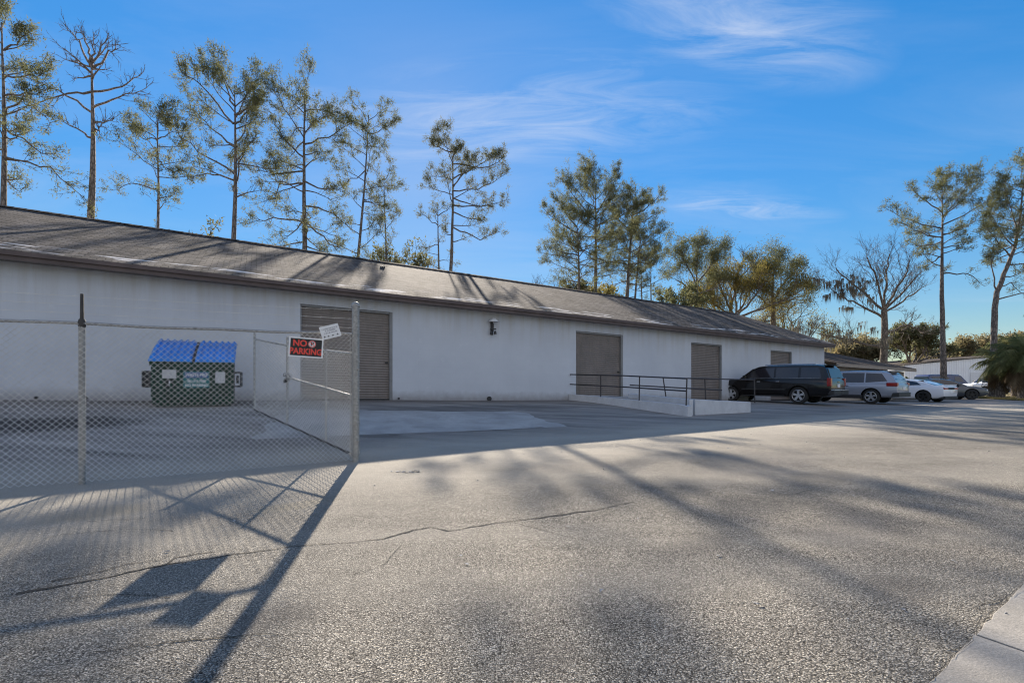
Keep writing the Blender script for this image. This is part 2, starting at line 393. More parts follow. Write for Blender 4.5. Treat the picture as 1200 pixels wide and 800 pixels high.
M = dict(
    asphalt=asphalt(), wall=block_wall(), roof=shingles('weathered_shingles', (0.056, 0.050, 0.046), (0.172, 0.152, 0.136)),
    roof2=shingles('brown_shingles', (0.06, 0.05, 0.045), (0.11, 0.095, 0.085), False),
    fascia=plain('brown_fascia', (0.095, 0.068, 0.062), 0.6, vary=0.25, scale=3),
    soffit=plain('soffit_paint', (0.24, 0.21, 0.19), 0.8, vary=0.2),
    door=grimy('brown_roll_up_metal', (0.225, 0.195, 0.175), (0.13, 0.115, 0.10), 0.5, 0.45, 0.12),
    jamb=plain('grey_jamb_paint', (0.2, 0.2, 0.2), 0.6),
    apron=concrete('apron_concrete', (0.27, 0.255, 0.235), (0.47, 0.445, 0.41), 1.1),
    gutter=concrete('gutter_concrete', (0.24, 0.222, 0.195), (0.36, 0.333, 0.295), 2.3, 0.6),
    ramp=concrete('painted_concrete', (0.47, 0.48, 0.50), (0.62, 0.63, 0.65), 2.0),
    slab=concrete('ramp_concrete', (0.3, 0.3, 0.3), (0.42, 0.42, 0.42), 2.0),
    joint=flatc('joint_dirt', (0.03, 0.028, 0.025), 1.0),
    galv=plain('galvanised_steel', (0.30, 0.295, 0.28), 0.55, 0.3, vary=0.3, scale=30),
    wire=plain('galvanised_wire', (0.58, 0.56, 0.52), 0.5, 0.2, vary=0.2, scale=8),
    rust=plain('dark_rusty_steel', (0.05, 0.045, 0.042), 0.7, 0.2, vary=0.3, scale=12),
    black=plain('black_steel', (0.02, 0.02, 0.022), 0.5, 0.0, vary=0.3),
    rail=plain('dark_rail_paint', (0.035, 0.03, 0.032), 0.5, vary=0.3, scale=9),
    white=plain('white_sheet', (0.72, 0.72, 0.72), 0.6, vary=0.05),
    sign_black=flatc('sign_black', (0.012, 0.012, 0.012), 0.5), sign_red=flatc('sign_red', (0.75, 0.06, 0.04), 0.5),
    ink=flatc('grey_ink', (0.25, 0.25, 0.27), 0.7),
    green=grimy('dumpster_green', (0.010, 0.042, 0.026), (0.05, 0.042, 0.03), 0.5, 0.6, 0.3),
    blue=grimy('blue_plastic_lid', (0.025, 0.23, 0.68), (0.12, 0.20, 0.36), 0.5, 0.5, 0.15),
    teal=flatc('teal_decal', (0.03, 0.16, 0.16), 0.5), decal_blue=flatc('blue_decal', (0.05, 0.11, 0.25), 0.5),
    sticker=plain('pale_sticker', (0.5, 0.5, 0.5), 0.6, vary=0.35, scale=60),
    pbark=bark('pine_bark', (0.065, 0.055, 0.049), (0.22, 0.188, 0.168)), dbark=bark('dead_bark', (0.09, 0.075, 0.065), (0.28, 0.23, 0.2)),
    obark=bark('oak_bark', (0.075, 0.062, 0.053), (0.24, 0.2, 0.17)),
    needle=leaf('pine_needles', (0.09, 0.10, 0.048), (0.14, 0.148, 0.072), (0.21, 0.2, 0.11), 0.55),
    needle_pale=leaf('pale_pine_needles', (0.10, 0.105, 0.05), (0.15, 0.15, 0.075), (0.21, 0.195, 0.11), 0.5),
    oakleaf=leaf('oak_leaves', (0.13, 0.12, 0.04), (0.21, 0.18, 0.055), (0.30, 0.22, 0.065), 0.55),
    farleaf=leaf('far_leaves', (0.14, 0.13, 0.075), (0.21, 0.185, 0.10), (0.30, 0.21, 0.12), 0.55),
    palmleaf=leaf('palm_fronds', (0.09, 0.11, 0.045), (0.17, 0.185, 0.08), (0.30, 0.29, 0.15), 0.55),
    palmdead=leaf('dead_fronds', (0.08, 0.06, 0.035), (0.14, 0.10, 0.06), (0.2, 0.15, 0.09), 0.2),
    moss=leaf('spanish_moss', (0.16, 0.15, 0.125), (0.22, 0.205, 0.17), (0.28, 0.26, 0.21), 0.4),
    grass=plain('winter_grass', (0.24, 0.19, 0.095), 0.95, vary=0.45, scale=2.5, bump=0.5, bscale=30),
    blade=leaf('grass_blades', (0.12, 0.11, 0.04), (0.2, 0.17, 0.07), (0.3, 0.24, 0.12)),
    tyre=plain('tyre_rubber', (0.018, 0.018, 0.018), 0.85, vary=0.2), alloy=flatc('alloy_rim', (0.55, 0.56, 0.58), 0.3, 0.7),
    darkrim=flatc('black_rim', (0.02, 0.02, 0.02), 0.4, 0.3),
    glass=flatc('tinted_glass', (0.02, 0.019, 0.024), 0.05, 0.0, 0.0, 0.75), plastic=flatc('black_trim', (0.02, 0.02, 0.021), 0.6),
    c_black=flatc('black_car_paint', (0.006, 0.0055, 0.006), 0.2, 0.0, 0.45, 0.3), c_silver=flatc('silver_car_paint', (0.30, 0.32, 0.37), 0.35, 0.35, 0.8),
    c_white=flatc('white_car_paint', (0.72, 0.73, 0.76), 0.3, 0.0, 0.8), c_grey=flatc('dark_grey_car_paint', (0.045, 0.052, 0.062), 0.3, 0.2, 0.8),
    c_navy=flatc('navy_paint', (0.015, 0.025, 0.09), 0.35, 0.0, 0.5),
    tail=flatc('tail_lamp', (0.27, 0.012, 0.010), 0.25, 0, 0.5), lens=flatc('clear_lens', (0.6, 0.6, 0.62), 0.1, 0, 0.8),
    chrome=flatc('chrome', (0.6, 0.6, 0.62), 0.15, 0.9), gold=flatc('gold_badge', (0.45, 0.30, 0.08), 0.3, 0.5),
    metalwall=plain('white_metal_siding', (0.82, 0.83, 0.85), 0.5, vary=0.06, scale=0.6), annexwall=plain('tan_wall_paint', (0.42, 0.37, 0.31), 0.8, vary=0.1),
    tan=plain('tan_fascia', (0.3, 0.25, 0.2), 0.7, vary=0.15),
)

# ------------------------------------------------------------------ ground
def sheet(name, poly_fn, nu, nv, mat, dz):
    """a sheet dz above the ground; poly_fn(u, v) -> (x, y)"""
    b = MB(); vs = []; fs = []
    for j in range(nv + 1):
        for i in range(nu + 1):
            x, y = poly_fn(i / nu, j / nv); vs.append((x, y, gz(x, y) + dz))
    for j in range(nv):
        for i in range(nu):
            a = j * (nu + 1) + i; fs.append((a, a + 1, a + nu + 2, a + nu + 1))
    b.add(vs, fs)
    return tag(b.build(name, mat), kind='structure')

def axis_list(parts, far):
    o = []
    for a, b_, s in parts:
        k = a
        while k < b_ - 1e-6: o.append(k); k += s
    o.append(parts[-1][1])
    step = parts[-1][2]
    while o[-1] < far: step *= 1.35; o.append(o[-1] + step)
    step = parts[0][2]
    while o[0] > -far: step *= 1.35; o.insert(0, o[0] - step)
    return o
xs = axis_list([(-40, -14, 1.0), (-14, 16, 0.25), (16, 60, 1.0)], 900)
ys = axis_list([(-8, 0, 1.0), (0, 20, 0.25), (20, 60, 1.0)], 900)
g = MB()
nx = len(xs)
g.v = [(x, y, gz(x, y)) for y in ys for x in xs]
g.f = [(j * nx + i, j * nx + i + 1, (j + 1) * nx + i + 1, (j + 1) * nx + i) for j in range(len(ys) - 1) for i in range(nx - 1)]
g.m = [0] * len(g.f)
go = g.build('asphalt_lot', M['asphalt'], smooth=60); tag(go, kind='structure')

# concrete apron slab in front of the first door
cs = [ghit(424, 511), ghit(655, 501), ghit(700, 489), ghit(540, 479), ghit(440, 477)]
def quad(a, b_, c, d):
    def f(u, v):
        p = a.lerp(b_, u).lerp(d.lerp(c, u), v); return p.x, p.y
    return f
apq = quad(ghit(300, 515), ghit(665, 500), ghit(600, 483), ghit(330, 480))
def apron(u, v):
    x, y = apq(u, v)
    k = 0.28 * noise.noise(Vector((x * 1.3, y * 1.3, 7.0))) + 0.1 * noise.noise(Vector((x * 4, y * 4, 2.0)))
    return (x + k * 1.5, y + k) if v > .01 else (x, y + k * .08)
sheet('concrete_apron', apron, 60, 20, M['apron'], 0.006)

# pavement crack: a jagged dark ribbon across the lot
def crack(name, pts, w, seed, dz=0.004):
    rnd = random.Random(seed)
    P = [ghit(*p) for p in pts]
    pl = []
    for a, b_ in zip(P, P[1:]):
        n = max(2, int((b_ - a).length / 0.05))
        for k in range(n):
            p = a.lerp(b_, k / n)
            j = 0.035 * noise.noise(Vector((p.x * 3, p.y * 3, seed))) + rnd.uniform(-0.008, 0.008)
            pl.append(Vector((p.x - j * 0.5, p.y + j)))
    b = MB(); vs = []; fs = []
    for i, p in enumerate(pl):
        d = (pl[min(i + 1, len(pl) - 1)] - pl[max(i - 1, 0)]).normalized(); nn = Vector((-d.y, d.x))
        ww = w * (0.25 + 1.1 * abs(noise.noise(Vector((p.x * 2.2, p.y * 2.2, seed + 9))))) * (0.6 + rnd.random() * 0.8)
        for s_ in (-1, 1):
            q = p + nn * ww * s_ * 0.5; vs.append((q.x, q.y, gz(q.x, q.y) + dz))
    for i in range(len(pl) - 1): fs.append((2 * i, 2 * i + 1, 2 * i + 3, 2 * i + 2))
    b.add(vs, fs)
    return tag(b.build(name, M['joint']), kind='structure')
crack('pavement_crack', [(20, 695), (110, 680), (195, 662), (255, 653), (340, 640), (395, 637), (450, 632), (485, 622), (505, 618), (525, 622), (570, 615), (630, 607), (700, 597), (748, 587)], 0.032, 1)
crack('pavement_crack', [(195, 662), (205, 654), (260, 645)], 0.018, 2)
crack('pavement_crack', [(60, 681), (110, 671), (150, 660), (200, 656)], 0.014, 3)
crack('pavement_crack', [(424, 512.5), (520, 508), (640, 500.5)], 0.03, 4, 0.011)
for k_, pl_ in enumerate(([(0, 642), (70, 627), (150, 620), (210, 622)], [(40, 706), (120, 696), (210, 700)], [(110, 765), (200, 752), (300, 744), (360, 748)], [(600, 612), (680, 632), (720, 640)], [(820, 590), (900, 583), (1000, 566)], [(470, 640), (450, 662), (405, 676)])):
    crack('pavement_crack', pl_, 0.012, 20 + k_)
crack('pavement_crack', [(100, 612), (150, 609), (180, 606)], 0.014, 5)

# concrete gutter pan at the kerb side, slab by slab
ga, gb = ghit(1090, 800), ghit(1200, 684)
gd = Vector((gb.x - ga.x, gb.y - ga.y)).normalized(); gn = Vector((gd.y, -gd.x))
jx = ghit(1140, 744); j0 = (Vector((jx.x, jx.y)) - Vector((ga.x, ga.y))).dot(gd)
b = MB()
L0 = 0.74
rnd = random.Random(5)
for i in range(-8, 40):
    u0, u1 = j0 + i * L0 + 0.006, j0 + (i + 1) * L0 - 0.006
    e0 = [rnd.uniform(-0.006, 0.006) for _ in range(9)]
    top = []
    base = Vector((ga.x, ga.y))
    ring = [base + gd * (u0 + (u1 - u0) * k / 8) + gn * (e0[k]) for k in range(9)] + [base + gd * u1 + gn * 0.62, base + gd * u0 + gn * 0.62]
    n = len(ring); tz = rnd.uniform(0.004, 0.012)
    vs = [(p.x, p.y, gz(p.x, p.y) + tz) for p in ring] + [(p.x, p.y, gz(p.x, p.y) - 0.1) for p in ring]
    b.add(vs, [tuple(range(n)), tuple(range(2 * n - 1, n - 1, -1))] + [(k, (k + 1) % n, n + (k + 1) % n, n + k) for k in range(n)])
    # the raised kerb further right
    q = [base + gd * u0 + gn * 0.626, base + gd * u1 + gn * 0.626, base + gd * u1 + gn * 0.78, base + gd * u0 + gn * 0.78]
    b.hexa([(p.x, p.y, gz(p.x, p.y) - 0.1) for p in q], [(p.x, p.y, gz(p.x, p.y) + 0.13) for p in q])
tag(b.build('gutter_pan', M['gutter'], bevel=0.004), kind='structure')
crack('gutter_edge_crack', [(1078, 808), (1092, 798), (1112, 777), (1138, 752), (1150, 728), (1163, 715), (1180, 700), (1202, 682)], 0.007, 8, 0.014)
crack('gutter_edge_crack', [(1140, 727), (1152, 730), (1162, 722), (1158, 716), (1146, 713), (1150, 708), (1168, 708), (1180, 700)], 0.009, 9, 0.005)
crack('gutter_edge_crack', [(1108, 760), (1120, 762), (1132, 757)], 0.012, 10, 0.005)
# grass verges: right background, behind the warehouse
def blade_patch(name, pts, n, h, mat, seed):
    r = np.random.default_rng(seed); co = []; tr = []
    for k in range(n):
        x, y = pts(r.random(), r.random())
        z = gz(x, y); a = r.random() * 6.28; w = h * 0.08; hh = h * (0.4 + 0.8 * r.random())
        lx, ly = r.normal(0, 0.3) * hh, r.normal(0, 0.3) * hh
        i = len(co); co += [(x - w * math.cos(a), y - w * math.sin(a), z), (x + w * math.cos(a), y + w * math.sin(a), z), (x + lx, y + ly, z + hh)]; tr.append((i, i + 1, i + 2))
    return tag(np_mesh(name, co, tr, mat), 'short dry winter grass around the palms at the right edge', 'grass', kind='stuff')
va, vb = ghit(1140, 466.2), ghit(1215, 470.5)
verge = quad(va, vb, Vector((95, 60, 0)), Vector((52, 52, 0)))
sheet('grass_verge', verge, 20, 20, M['grass'], 0.05)
blade_patch('dry_grass', lambda u, v: verge(u, v * v), 9000, 0.16, M['blade'], 4)
sheet('back_lawn', lambda u, v: (tuple(world(-60 + 160 * u, -13.5 - 90 * v).xy)), 30, 20, M['grass'], 0.03)

# ------------------------------------------------------------------ warehouse
S0, S1, DEP = -15.0, s_of(966), 12.8
HW, EO = 3.46, 0.46
root = empty('warehouse', world(0, 0, ZB0), (0, 0, WALL_ANG))
tag(root, 'long pale painted block warehouse with brown shingle roof and roll-up doors', 'warehouse')
def L(s, y, z): return (s, y, z + SL * s)        # warehouse local frame: y runs through the wall, away from the camera
def sbox(mb, s0, s1, y0, y1, z0, z1, mi=0):
    mb.hexa([L(s0, y0, z0), L(s1, y0, z0), L(s1, y1, z0), L(s0, y1, z0)], [L(s0, y0, z1), L(s1, y0, z1), L(s1, y1, z1), L(s0, y1, z1)], mi)
doors = [(0.0, s_of(460), 3.07), (s_of(675), s_of(730), 3.02), (s_of(810), s_of(846), 2.98), (s_of(903), s_of(928), 2.95)]
w = MB()
cur = S0
for (a, b_, h) in doors:
    sbox(w, cur, a, 0, 0.2, -0.4, HW); sbox(w, a, b_, 0, 0.2, h, HW); cur = b_
sbox(w, cur, S1, 0, 0.2, -0.4, HW)
sbox(w, S0, S1, DEP - 0.2, DEP, -0.4, HW)
RT, ER, RY = 6.45, 3.62, 6.35      # ridge height, eave top, ridge position
for s_ in (S0, S1):
    e = 0.2 if s_ == S0 else -0.2
    ring = lambda q: [L(q, 0.2, -0.4), L(q, DEP - 0.2, -0.4), L(q, DEP - 0.2, HW), L(q, RY, RT - 0.28), L(q, 0.2, HW)]
    a, b_ = ring(s_), ring(s_ + e)
    w.add(a + b_, [(0, 1, 2, 3, 4), (9, 8, 7, 6, 5)] + [(k, (k + 1) % 5, 5 + (k + 1) % 5, 5 + k) for k in range(5)])
w.build('wall', M['wall'], root)
# roof slab with a slightly sagging ridge, many rows so that it is not dead flat
rf = MB()
n = 60
def roof_z(y): return ER + (RT - ER) * (y + EO + 0.05) / (RY + EO + 0.05)
prof = [-EO - 0.05, 1.0, 2.6, 4.3, RY]
prof2 = [(p, roof_z(p)) for p in prof] + [(2 * RY - p, roof_z(p)) for p in prof[-2::-1]]
vs, fs = [], []
SE = S1 + 0.35
for i in range(n + 1):
    s_ = S0 - 0.4 + (SE - S0 + 0.4) * i / n
    for j, (y, z) in enumerate(prof2):
        wv = 0.018 * noise.noise(Vector((s_ * 0.5, y * 0.6, 0.3)))
        vs.append(L(s_, y, z + wv))
m_ = len(prof2)
nv = len(vs)
vs += [(p[0], p[1], p[2] - 0.09) for p in vs]
for i in range(n):
    for j in range(m_ - 1):
        a = i * m_ + j
        fs += [(a, a + m_, a + m_ + 1, a + 1), (nv + a, nv + a + 1, nv + a + m_ + 1, nv + a + m_)]
    for a in (i * m_, i * m_ + m_ - 1):
        fs.append((a, a + m_, nv + a + m_, nv + a))
for i in (0, n):
    for j in range(m_ - 1):
        a = i * m_ + j; fs.append((a, a + 1, nv + a + 1, nv + a))
rf.add(vs, fs)
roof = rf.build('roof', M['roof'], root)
cap = MB()
for i in range(int((SE - S0) / 0.32)):
    s_ = S0 + i * 0.32
    cap.add([L(s_, RY - 0.17, RT - 0.055 + .02), L(s_ + 0.34, RY - 0.17, RT - 0.045 + .02), L(s_ + 0.34, RY, RT + 0.06), L(s_, RY, RT + 0.05), L(s_ + 0.34, RY + 0.17, RT - 0.045 + .02), L(s_, RY + 0.17, RT - 0.055 + .02)],
            [(0, 1, 2, 3), (3, 2, 4, 5)])
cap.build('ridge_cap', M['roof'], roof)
fa = MB()
sbox(fa, S0 - 0.35, SE - 0.05, -EO - 0.025, -EO, 3.39, 3.565)
sbox(fa, S0 - 0.38, SE - 0.02, -EO - 0.072, -EO - 0.058, 3.50, 3.607)
fa.build('fascia', M['fascia'], root)
so = MB(); sbox(so, S0 - 0.3, S1 + 0.25, -EO + 0.003, -0.003, 3.43, 3.455)
so.build('soffit', M['soffit'], root)
rk = MB()
for (y0, y1) in ((-EO, RY), (2 * RY + EO, RY)):
    z0, z1 = roof_z(-EO) - 0.10, RT - 0.10
    a = [L(SE - 0.02, y0, z0 - 0.17), L(SE + 0.012, y0, z0 - 0.17), L(SE + 0.012, y0, z0), L(SE - 0.02, y0, z0)]
    b_ = [L(SE - 0.02, y1, z1 - 0.17), L(SE + 0.012, y1, z1 - 0.17), L(SE + 0.012, y1, z1), L(SE - 0.02, y1, z1)]
    rk.hexa(a, b_)
rk.build('rake_board', M['fascia'], root)
vb_ = MB(); s_v = s_of(448, -4.7)
vb_.box(s_v - 0.10, s_v + 0.10, 4.6, 4.75, roof_z(4.6) + SL * s_v, roof_z(4.6) + SL * s_v + 0.08)
vb_.build('roof_vent', M['black'], roof, bevel=0.02)
for k, (a, b_, h) in enumerate(doors):
    d = MB()
    pitch = 0.088; nn_ = int(h / pitch); vs, fs = [], []
    zt = 0.0; rows = []
    for i in range(nn_ + 1):
        for (dz, dy) in ((0.0, 0.0), (0.012, -0.004), (0.04, -0.021), (0.062, -0.021), (0.08, -0.004)):
            z = i * pitch + dz
            if z <= h: rows.append((z, 0.135 + dy))
    for (z, y) in rows: vs += [L(a + 0.02, y, z), L(b_ - 0.02, y, z)]
    for i in range(len(rows) - 1): fs.append((2 * i, 2 * i + 1, 2 * i + 3, 2 * i + 2))
    d.add(vs, fs)
    do = d.build('roll_up_door', M['door'], root)
    j = MB()
    sbox(j, b_ - 0.10, b_ - 0.003, 0.012, 0.128, -0.02, h - 0.003); sbox(j, a + 0.003, a + 0.05, 0.05, 0.128, -0.02, h - 0.003); sbox(j, a + 0.05, b_ - 0.1, 0.04, 0.128, h - 0.07, h - 0.003)
    j.build('door_frame', M['jamb'], do)
    j = MB(); sbox(j, a + 0.06, b_ - 0.11, 0.06, 0.112, -0.01, 0.06); j.build('bottom_bar', M['black'], do)
    j = MB(); sbox(j, b_ - 0.24, b_ - 0.14, 0.085, 0.112, 1.28, 1.34); j.build('latch', M['galv'] if k == 2 else M['black'], do)
# small pipes at the wall foot
for px_, r_ in ((43, .035), (101, .035), (467, .035), (573, .09)):
    ut = MB(); s_ = s_of(px_); ut.lathe([(0.001, -0.06), (r_, -0.06), (r_, 0.0), (r_ * .7, 0.02)], L(s_, 0, 0.07), 'y', 12); ut.build('wall_vent', M['black'], root)

# wall lamp
s_ = s_of(576); lp = world(s_, 0.0, ZB0 + SL * s_ + 2.55)
lamp = empty('wall_lamp', lp, (0, 0, WALL_ANG))
tag(lamp, 'small outdoor light with pale dome hood on the warehouse wall between doors', 'wall light')
b = MB(); b.box(-0.05, 0.05, -0.04, 0, 0, 0.5); b.tube([(0, -0.03, 0.12), (0, -0.14, 0.14), (0, -0.16, 0.42)], 0.022, 8); b.build('bracket', M['rail'], lamp)
b = MB(); b.lathe([(0.003, 0.64), (0.05, 0.63), (0.13, 0.58), (0.21, 0.49), (0.205, 0.485), (0.12, 0.55), (0.003, 0.58)], (0, -0.17, 0), 'z', 18); b.build('hood', M['white'], lamp, True)
for dx in (-0.085, 0.085):
    b = MB(); b.lathe([(0.003, 0), (0.05, 0.0), (0.055, 0.03), (0.04, 0.1), (0.02, 0.13)], (dx, -0.15, 0.02), 'z', 12); b.build('flood_head', M['black'], lamp, True)
b = MB(); b.box(-0.12, 0.12, -0.17, -0.12, 0.2, 0.24); b.build('crossbar', M['black'], lamp)

# ------------------------------------------------------------------ annex at the far end
an = empty('low_annex', world(0, 0, ZB0), (0, 0, WALL_ANG))
tag(an, 'low brown roofed building joined to the far end of the warehouse', 'building')
A0, A1 = S1 + 0.05, s_of(1064)
b = MB(); sbox(b, A0, A1 - 0.4, 0.1, 0.3, -0.4, 2.2); sbox(b, A1 - 0.6, A1 - 0.4, 0.3, 14, -0.4, 2.2)
b.add([L(A1 - .42, .8, 2.2), L(A1 - .42, 14, 2.2), L(A1 - .42, 7.4, 4.25)], [(0, 1, 2)])
b.build('wall', M['annexwall'], an)
b = MB()
def slab(mb, y0, z0, y1, z1, s0, s1, th=0.1):
    mb.hexa([L(s0, y0, z0 - th), L(s1, y0, z0 - th), L(s1, y1, z1 - th), L(s0, y1, z1 - th)], [L(s0, y0, z0), L(s1, y0, z0), L(s1, y1, z1), L(s0, y1, z1)])
slab(b, -0.5, 2.45, 7.4, 4.5, SE + 0.06, A1); slab(b, 15.3, 2.45, 7.41, 4.5, SE + 0.06, A1)
ar = b.build('roof', M['roof2'], an)
b = MB(); sbox(b, SE + 0.06, A1 - .03, -0.54, -0.503, 2.2, 2.42); b.build('fascia', M['tan'], an)
# white metal building far right
m0 = at(1060, 448, 62); m1 = at(1330, 448, 60)
mb_ = empty('metal_building', Vector((m0.x, m0.y, gz(m0.x, m0.y))), (0, 0, math.atan2(m1.y - m0.y, m1.x - m0.x)))
tag(mb_, 'white ribbed metal building with dark roof edge beyond the parked cars', 'building')
wl = (m1 - m0).length
z0 = gz(m0.x, m0.y)
eh, ph = 2.35 + EYE - z0, 3.9 + EYE - z0
b = MB(); vs, fs = [], []
k = 0; x = 0.0
def toph(x): return eh + (ph - eh) * min(1, x / (wl * .55)) if x < wl * .55 else ph - (ph - eh) * (x - wl * .55) / (wl * .45)
cols = []
while x < wl:
    for dx, dy in ((0, 0), (0.03, -0.04), (0.09, -0.04), (0.12, 0)): cols.append((x + dx, dy))
    x += 0.3
for (x, y) in cols: vs += [(x, y, -0.3), (x, y, toph(x))]
for i in range(len(cols) - 1): fs.append((2 * i, 2 * i + 2, 2 * i + 3, 2 * i + 1))
b.add(vs, fs); b.box(0, 0.1, 0.05, 30, -0.3, eh); b.box(wl - 0.1, wl, 0.05, 30, -0.3, eh)
b.build('siding', M['metalwall'], mb_)
b = MB()
for (xa, xb) in ((-0.2, wl * .55), (wl + 0.2, wl * .55)):
    za, zb_ = toph(max(0, min(wl, xa))), ph
    b.hexa([(xa, -0.15, za), (xb, -0.15, zb_), (xb, 30, zb_), (xa, 30, za)], [(xa, -0.15, za + .09), (xb, -0.15, zb_ + .09), (xb, 30, zb_ + .09), (xa, 30, za + .09)])
b.build('roof', M['roof2'], mb_)
b = MB(); xd = (1133 - 1060) / F * 61
b.box(xd, xd + 2.2, -0.09, -0.045, -0.1, 2.6); b.build('overhead_door', M['white'], mb_)

# ------------------------------------------------------------------ chain-link fence
A = Vector((-2.43, 7.07)); FD = Vector((-0.89, -0.456)).normalized()
def fpt(k, h): 
    p = A + FD * k; return Vector((p.x, p.y, gz(p.x, p.y) + h))
fence = empty('chain_link_fence', fpt(0, 0)); tag(fence, 'galvanised chain link fence with barbed wire strands at the front left', 'fence')
org = fpt(0, 0); FH = 1.98
def chain(pt, length, height, name, parent, pitch=0.0725, r=0.0025, seed=1, bow=0.012):
    b = MB(org=parent.location)
    step = pitch / 2
    nrow = int(height / step)
    hh = height / nrow
    ncol = int(length / step)
    def q(i, j):
        k = i * step; h = 0.03 + (height - 0.03) * j / nrow
        sag = bow * noise.noise(Vector((k * 1.1, h * 1.3, seed)))
        return pt(k, h, sag + 0.003 * (1 if j % 2 else -1))
    for d in (1, -1):
        starts = list(range(-nrow, ncol + 1) if d == 1 else range(0, ncol + nrow + 1))
        for s0 in starts:
            if s0 % 2: continue
            pl = []
            for j in range(nrow + 1):
                i = s0 + d * j
                if 0 <= i <= ncol: pl.append(q(i, j))
            if len(pl) > 2:
                if len(pl) > 6: pl = pl[::3] + ([pl[-1]] if (len(pl) - 1) % 3 else [])
                b.tube(pl, r, 4, cap=False)
    return b.build(name, M['wire'], parent)
FN = Vector((-FD.y, FD.x)); FN = FN if FN.dot(A) < 0 else -FN      # toward the camera
def fm(k, h, off):
    p = A + FD * k + FN * (0.035 + off); return (p.x, p.y, gz(p.x, p.y) + h)
chain(fm, 7.2, FH, 'chain_link_mesh', fence)
def post(k, h, r, mat, name='post', capr=None):
    b = MB(org=org); p = fpt(k, 0)
    b.tube([(p.x, p.y, p.z - 0.1), (p.x, p.y, p.z + h)], r, 14)
    return b.build(name, mat, fence, True)
tp = post(0, 2.42, 0.056, M['galv'], 'terminal_post')
b = MB(org=org); p = fpt(0, 0)
b.lathe([(0.063, 2.40), (0.065, 2.43), (0.05, 2.46), (0.02, 2.475), (0.002, 2.478)], p, 'z', 14); b.build('post_cap', M['galv'], tp, True)
for h in (0.12, 0.6, 1.1, 1.55, 1.97):
    b = MB(org=org); b.lathe([(0.057, h - .012), (0.062, h - .012), (0.062, h + .012), (0.057, h + .012)], p, 'z', 14)
    b.box(p.x - 0.10, p.x - 0.05, p.y - 0.012, p.y + 0.012, p.z + h - 0.01, p.z + h + 0.01); b.build('tension_band', M['galv'], tp)
b = MB(org=org); pa = A + FD * 0.085 + FN * 0.03; za = gz(pa.x, pa.y)
b.tube([(pa.x, pa.y, za + 0.04), (pa.x, pa.y, za + FH)], 0.008, 6); b.build('tension_bar', M['galv'], tp)
BH = (2.08, 2.20, 2.33)
for k in (3.22, 6.5):
    po = post(k, FH, 0.033, M['galv'])
    b = MB(org=org); p = fpt(k, 0)
    b.tube([(p.x, p.y, p.z + FH - 0.02), (p.x, p.y, p.z + 2.34)], [0.021, 0.017], 8); b.lathe([(0.03, FH - .06), (0.04, FH - .03), (0.04, FH + .02), (0.03, FH + .05)], p, 'z', 12)
    b.build('barb_arm', M['rust'], po)
b = MB(org=org); b.tube([fpt(k * 0.3, FH - 0.005 + 0.006 * math.sin(k * 1.3)) for k in range(0, 25)], 0.021, 10); b.build('top_rail', M['galv'], fence, True)
for h in BH:
    b = MB(org=org); pl = [fpt(k * 0.1, h + 0.025 * math.sin(k * 0.05 + h * 9) - 0.008) for k in range(0, 73)]
    b.tube(pl, 0.0024, 4)
    for k in range(1, 72, 1):
        c = pl[k]
        if k % 2: b.tube([c + Vector((0.01, 0.005, 0.016)), c - Vector((0.01, 0.005, 0.016))], 0.0016, 3)
    b.build('barbed_wire', M['wire'], fence)

# ------------------------------------------------------------------ gate, swung inward
GH = A + Vector((-0.018, 0.022)); GD = Vector((-3.32, 3.1)).normalized()
# hinge stile stands just behind the corner post
zg0 = (H - 534) / F * 7.07 + EYE; zg1 = (H - 480) / F * 10.17 + EYE
def gp(k, h, off=0.0):
    p = GH + GD * k + Vector((-GD.y, GD.x)) * off
    return Vector((p.x, p.y, zg0 + (zg1 - zg0) * k / 4.54 + h))
gate = empty('chain_link_gate', gp(0, 0)); tag(gate, 'long sagging chain link gate swung inward from the tall corner post', 'gate')
go_ = gp(0, 0); GHH = 1.6
def gbar(name, pl, r, mat=None):
    b = MB(org=go_); b.tube(pl, r, 10); return b.build(name, mat or M['galv'], gate, True)
for k in (0.06, 1.0, 2.68, 4.54):
    gbar('stile', [gp(k, -0.02), gp(k, GHH + (0.12 if k > 2 else 0.0))], 0.024 if k != 1.0 else 0.02)
gbar('top_rail', [gp(0.06, GHH - .02), gp(2.3, GHH - .05), gp(4.54, GHH - .02)], 0.021)
gbar('middle_rail', [gp(0.06, 0.92), gp(2.68, 0.93)], 0.019)
gbar('bottom_rail', [gp(0.06, 0.0), gp(4.54, 0.0)], 0.021, M['rust'])
chain(lambda k, h, off: gp(0.08 + k, h, off + 0.022), 4.42, GHH - 0.02, 'gate_mesh', gate, seed=5)
b = MB(org=go_); c = gp(2.68, 0.93)
r_ = random.Random(3)
for k in range(9):
    a = r_.random() * 6.28; e = Vector((math.cos(a) * .05, math.sin(a) * .05, r_.uniform(-.09, .07)))
    ring = [c + e + Vector((math.cos(t) * .025, math.sin(t) * .012, math.sin(t) * .032)) for t in np.linspace(0, 6.28, 9)]
    b.tube(ring, 0.0065, 5)
b.box(c.x - .035, c.x + .035, c.y - .05, c.y - .02, c.z - .1, c.z - .03)
b.build('chain_and_padlock', M['black'], gate)
for h in (0.25, 1.35):
    b = MB(org=go_); b.tube([gp(-0.11, h), gp(0.1, h)], 0.014, 8); b.tube([gp(0.02, h - .05), gp(0.02, h + .05)], 0.02, 8); b.build('hinge', M['galv'], gate)

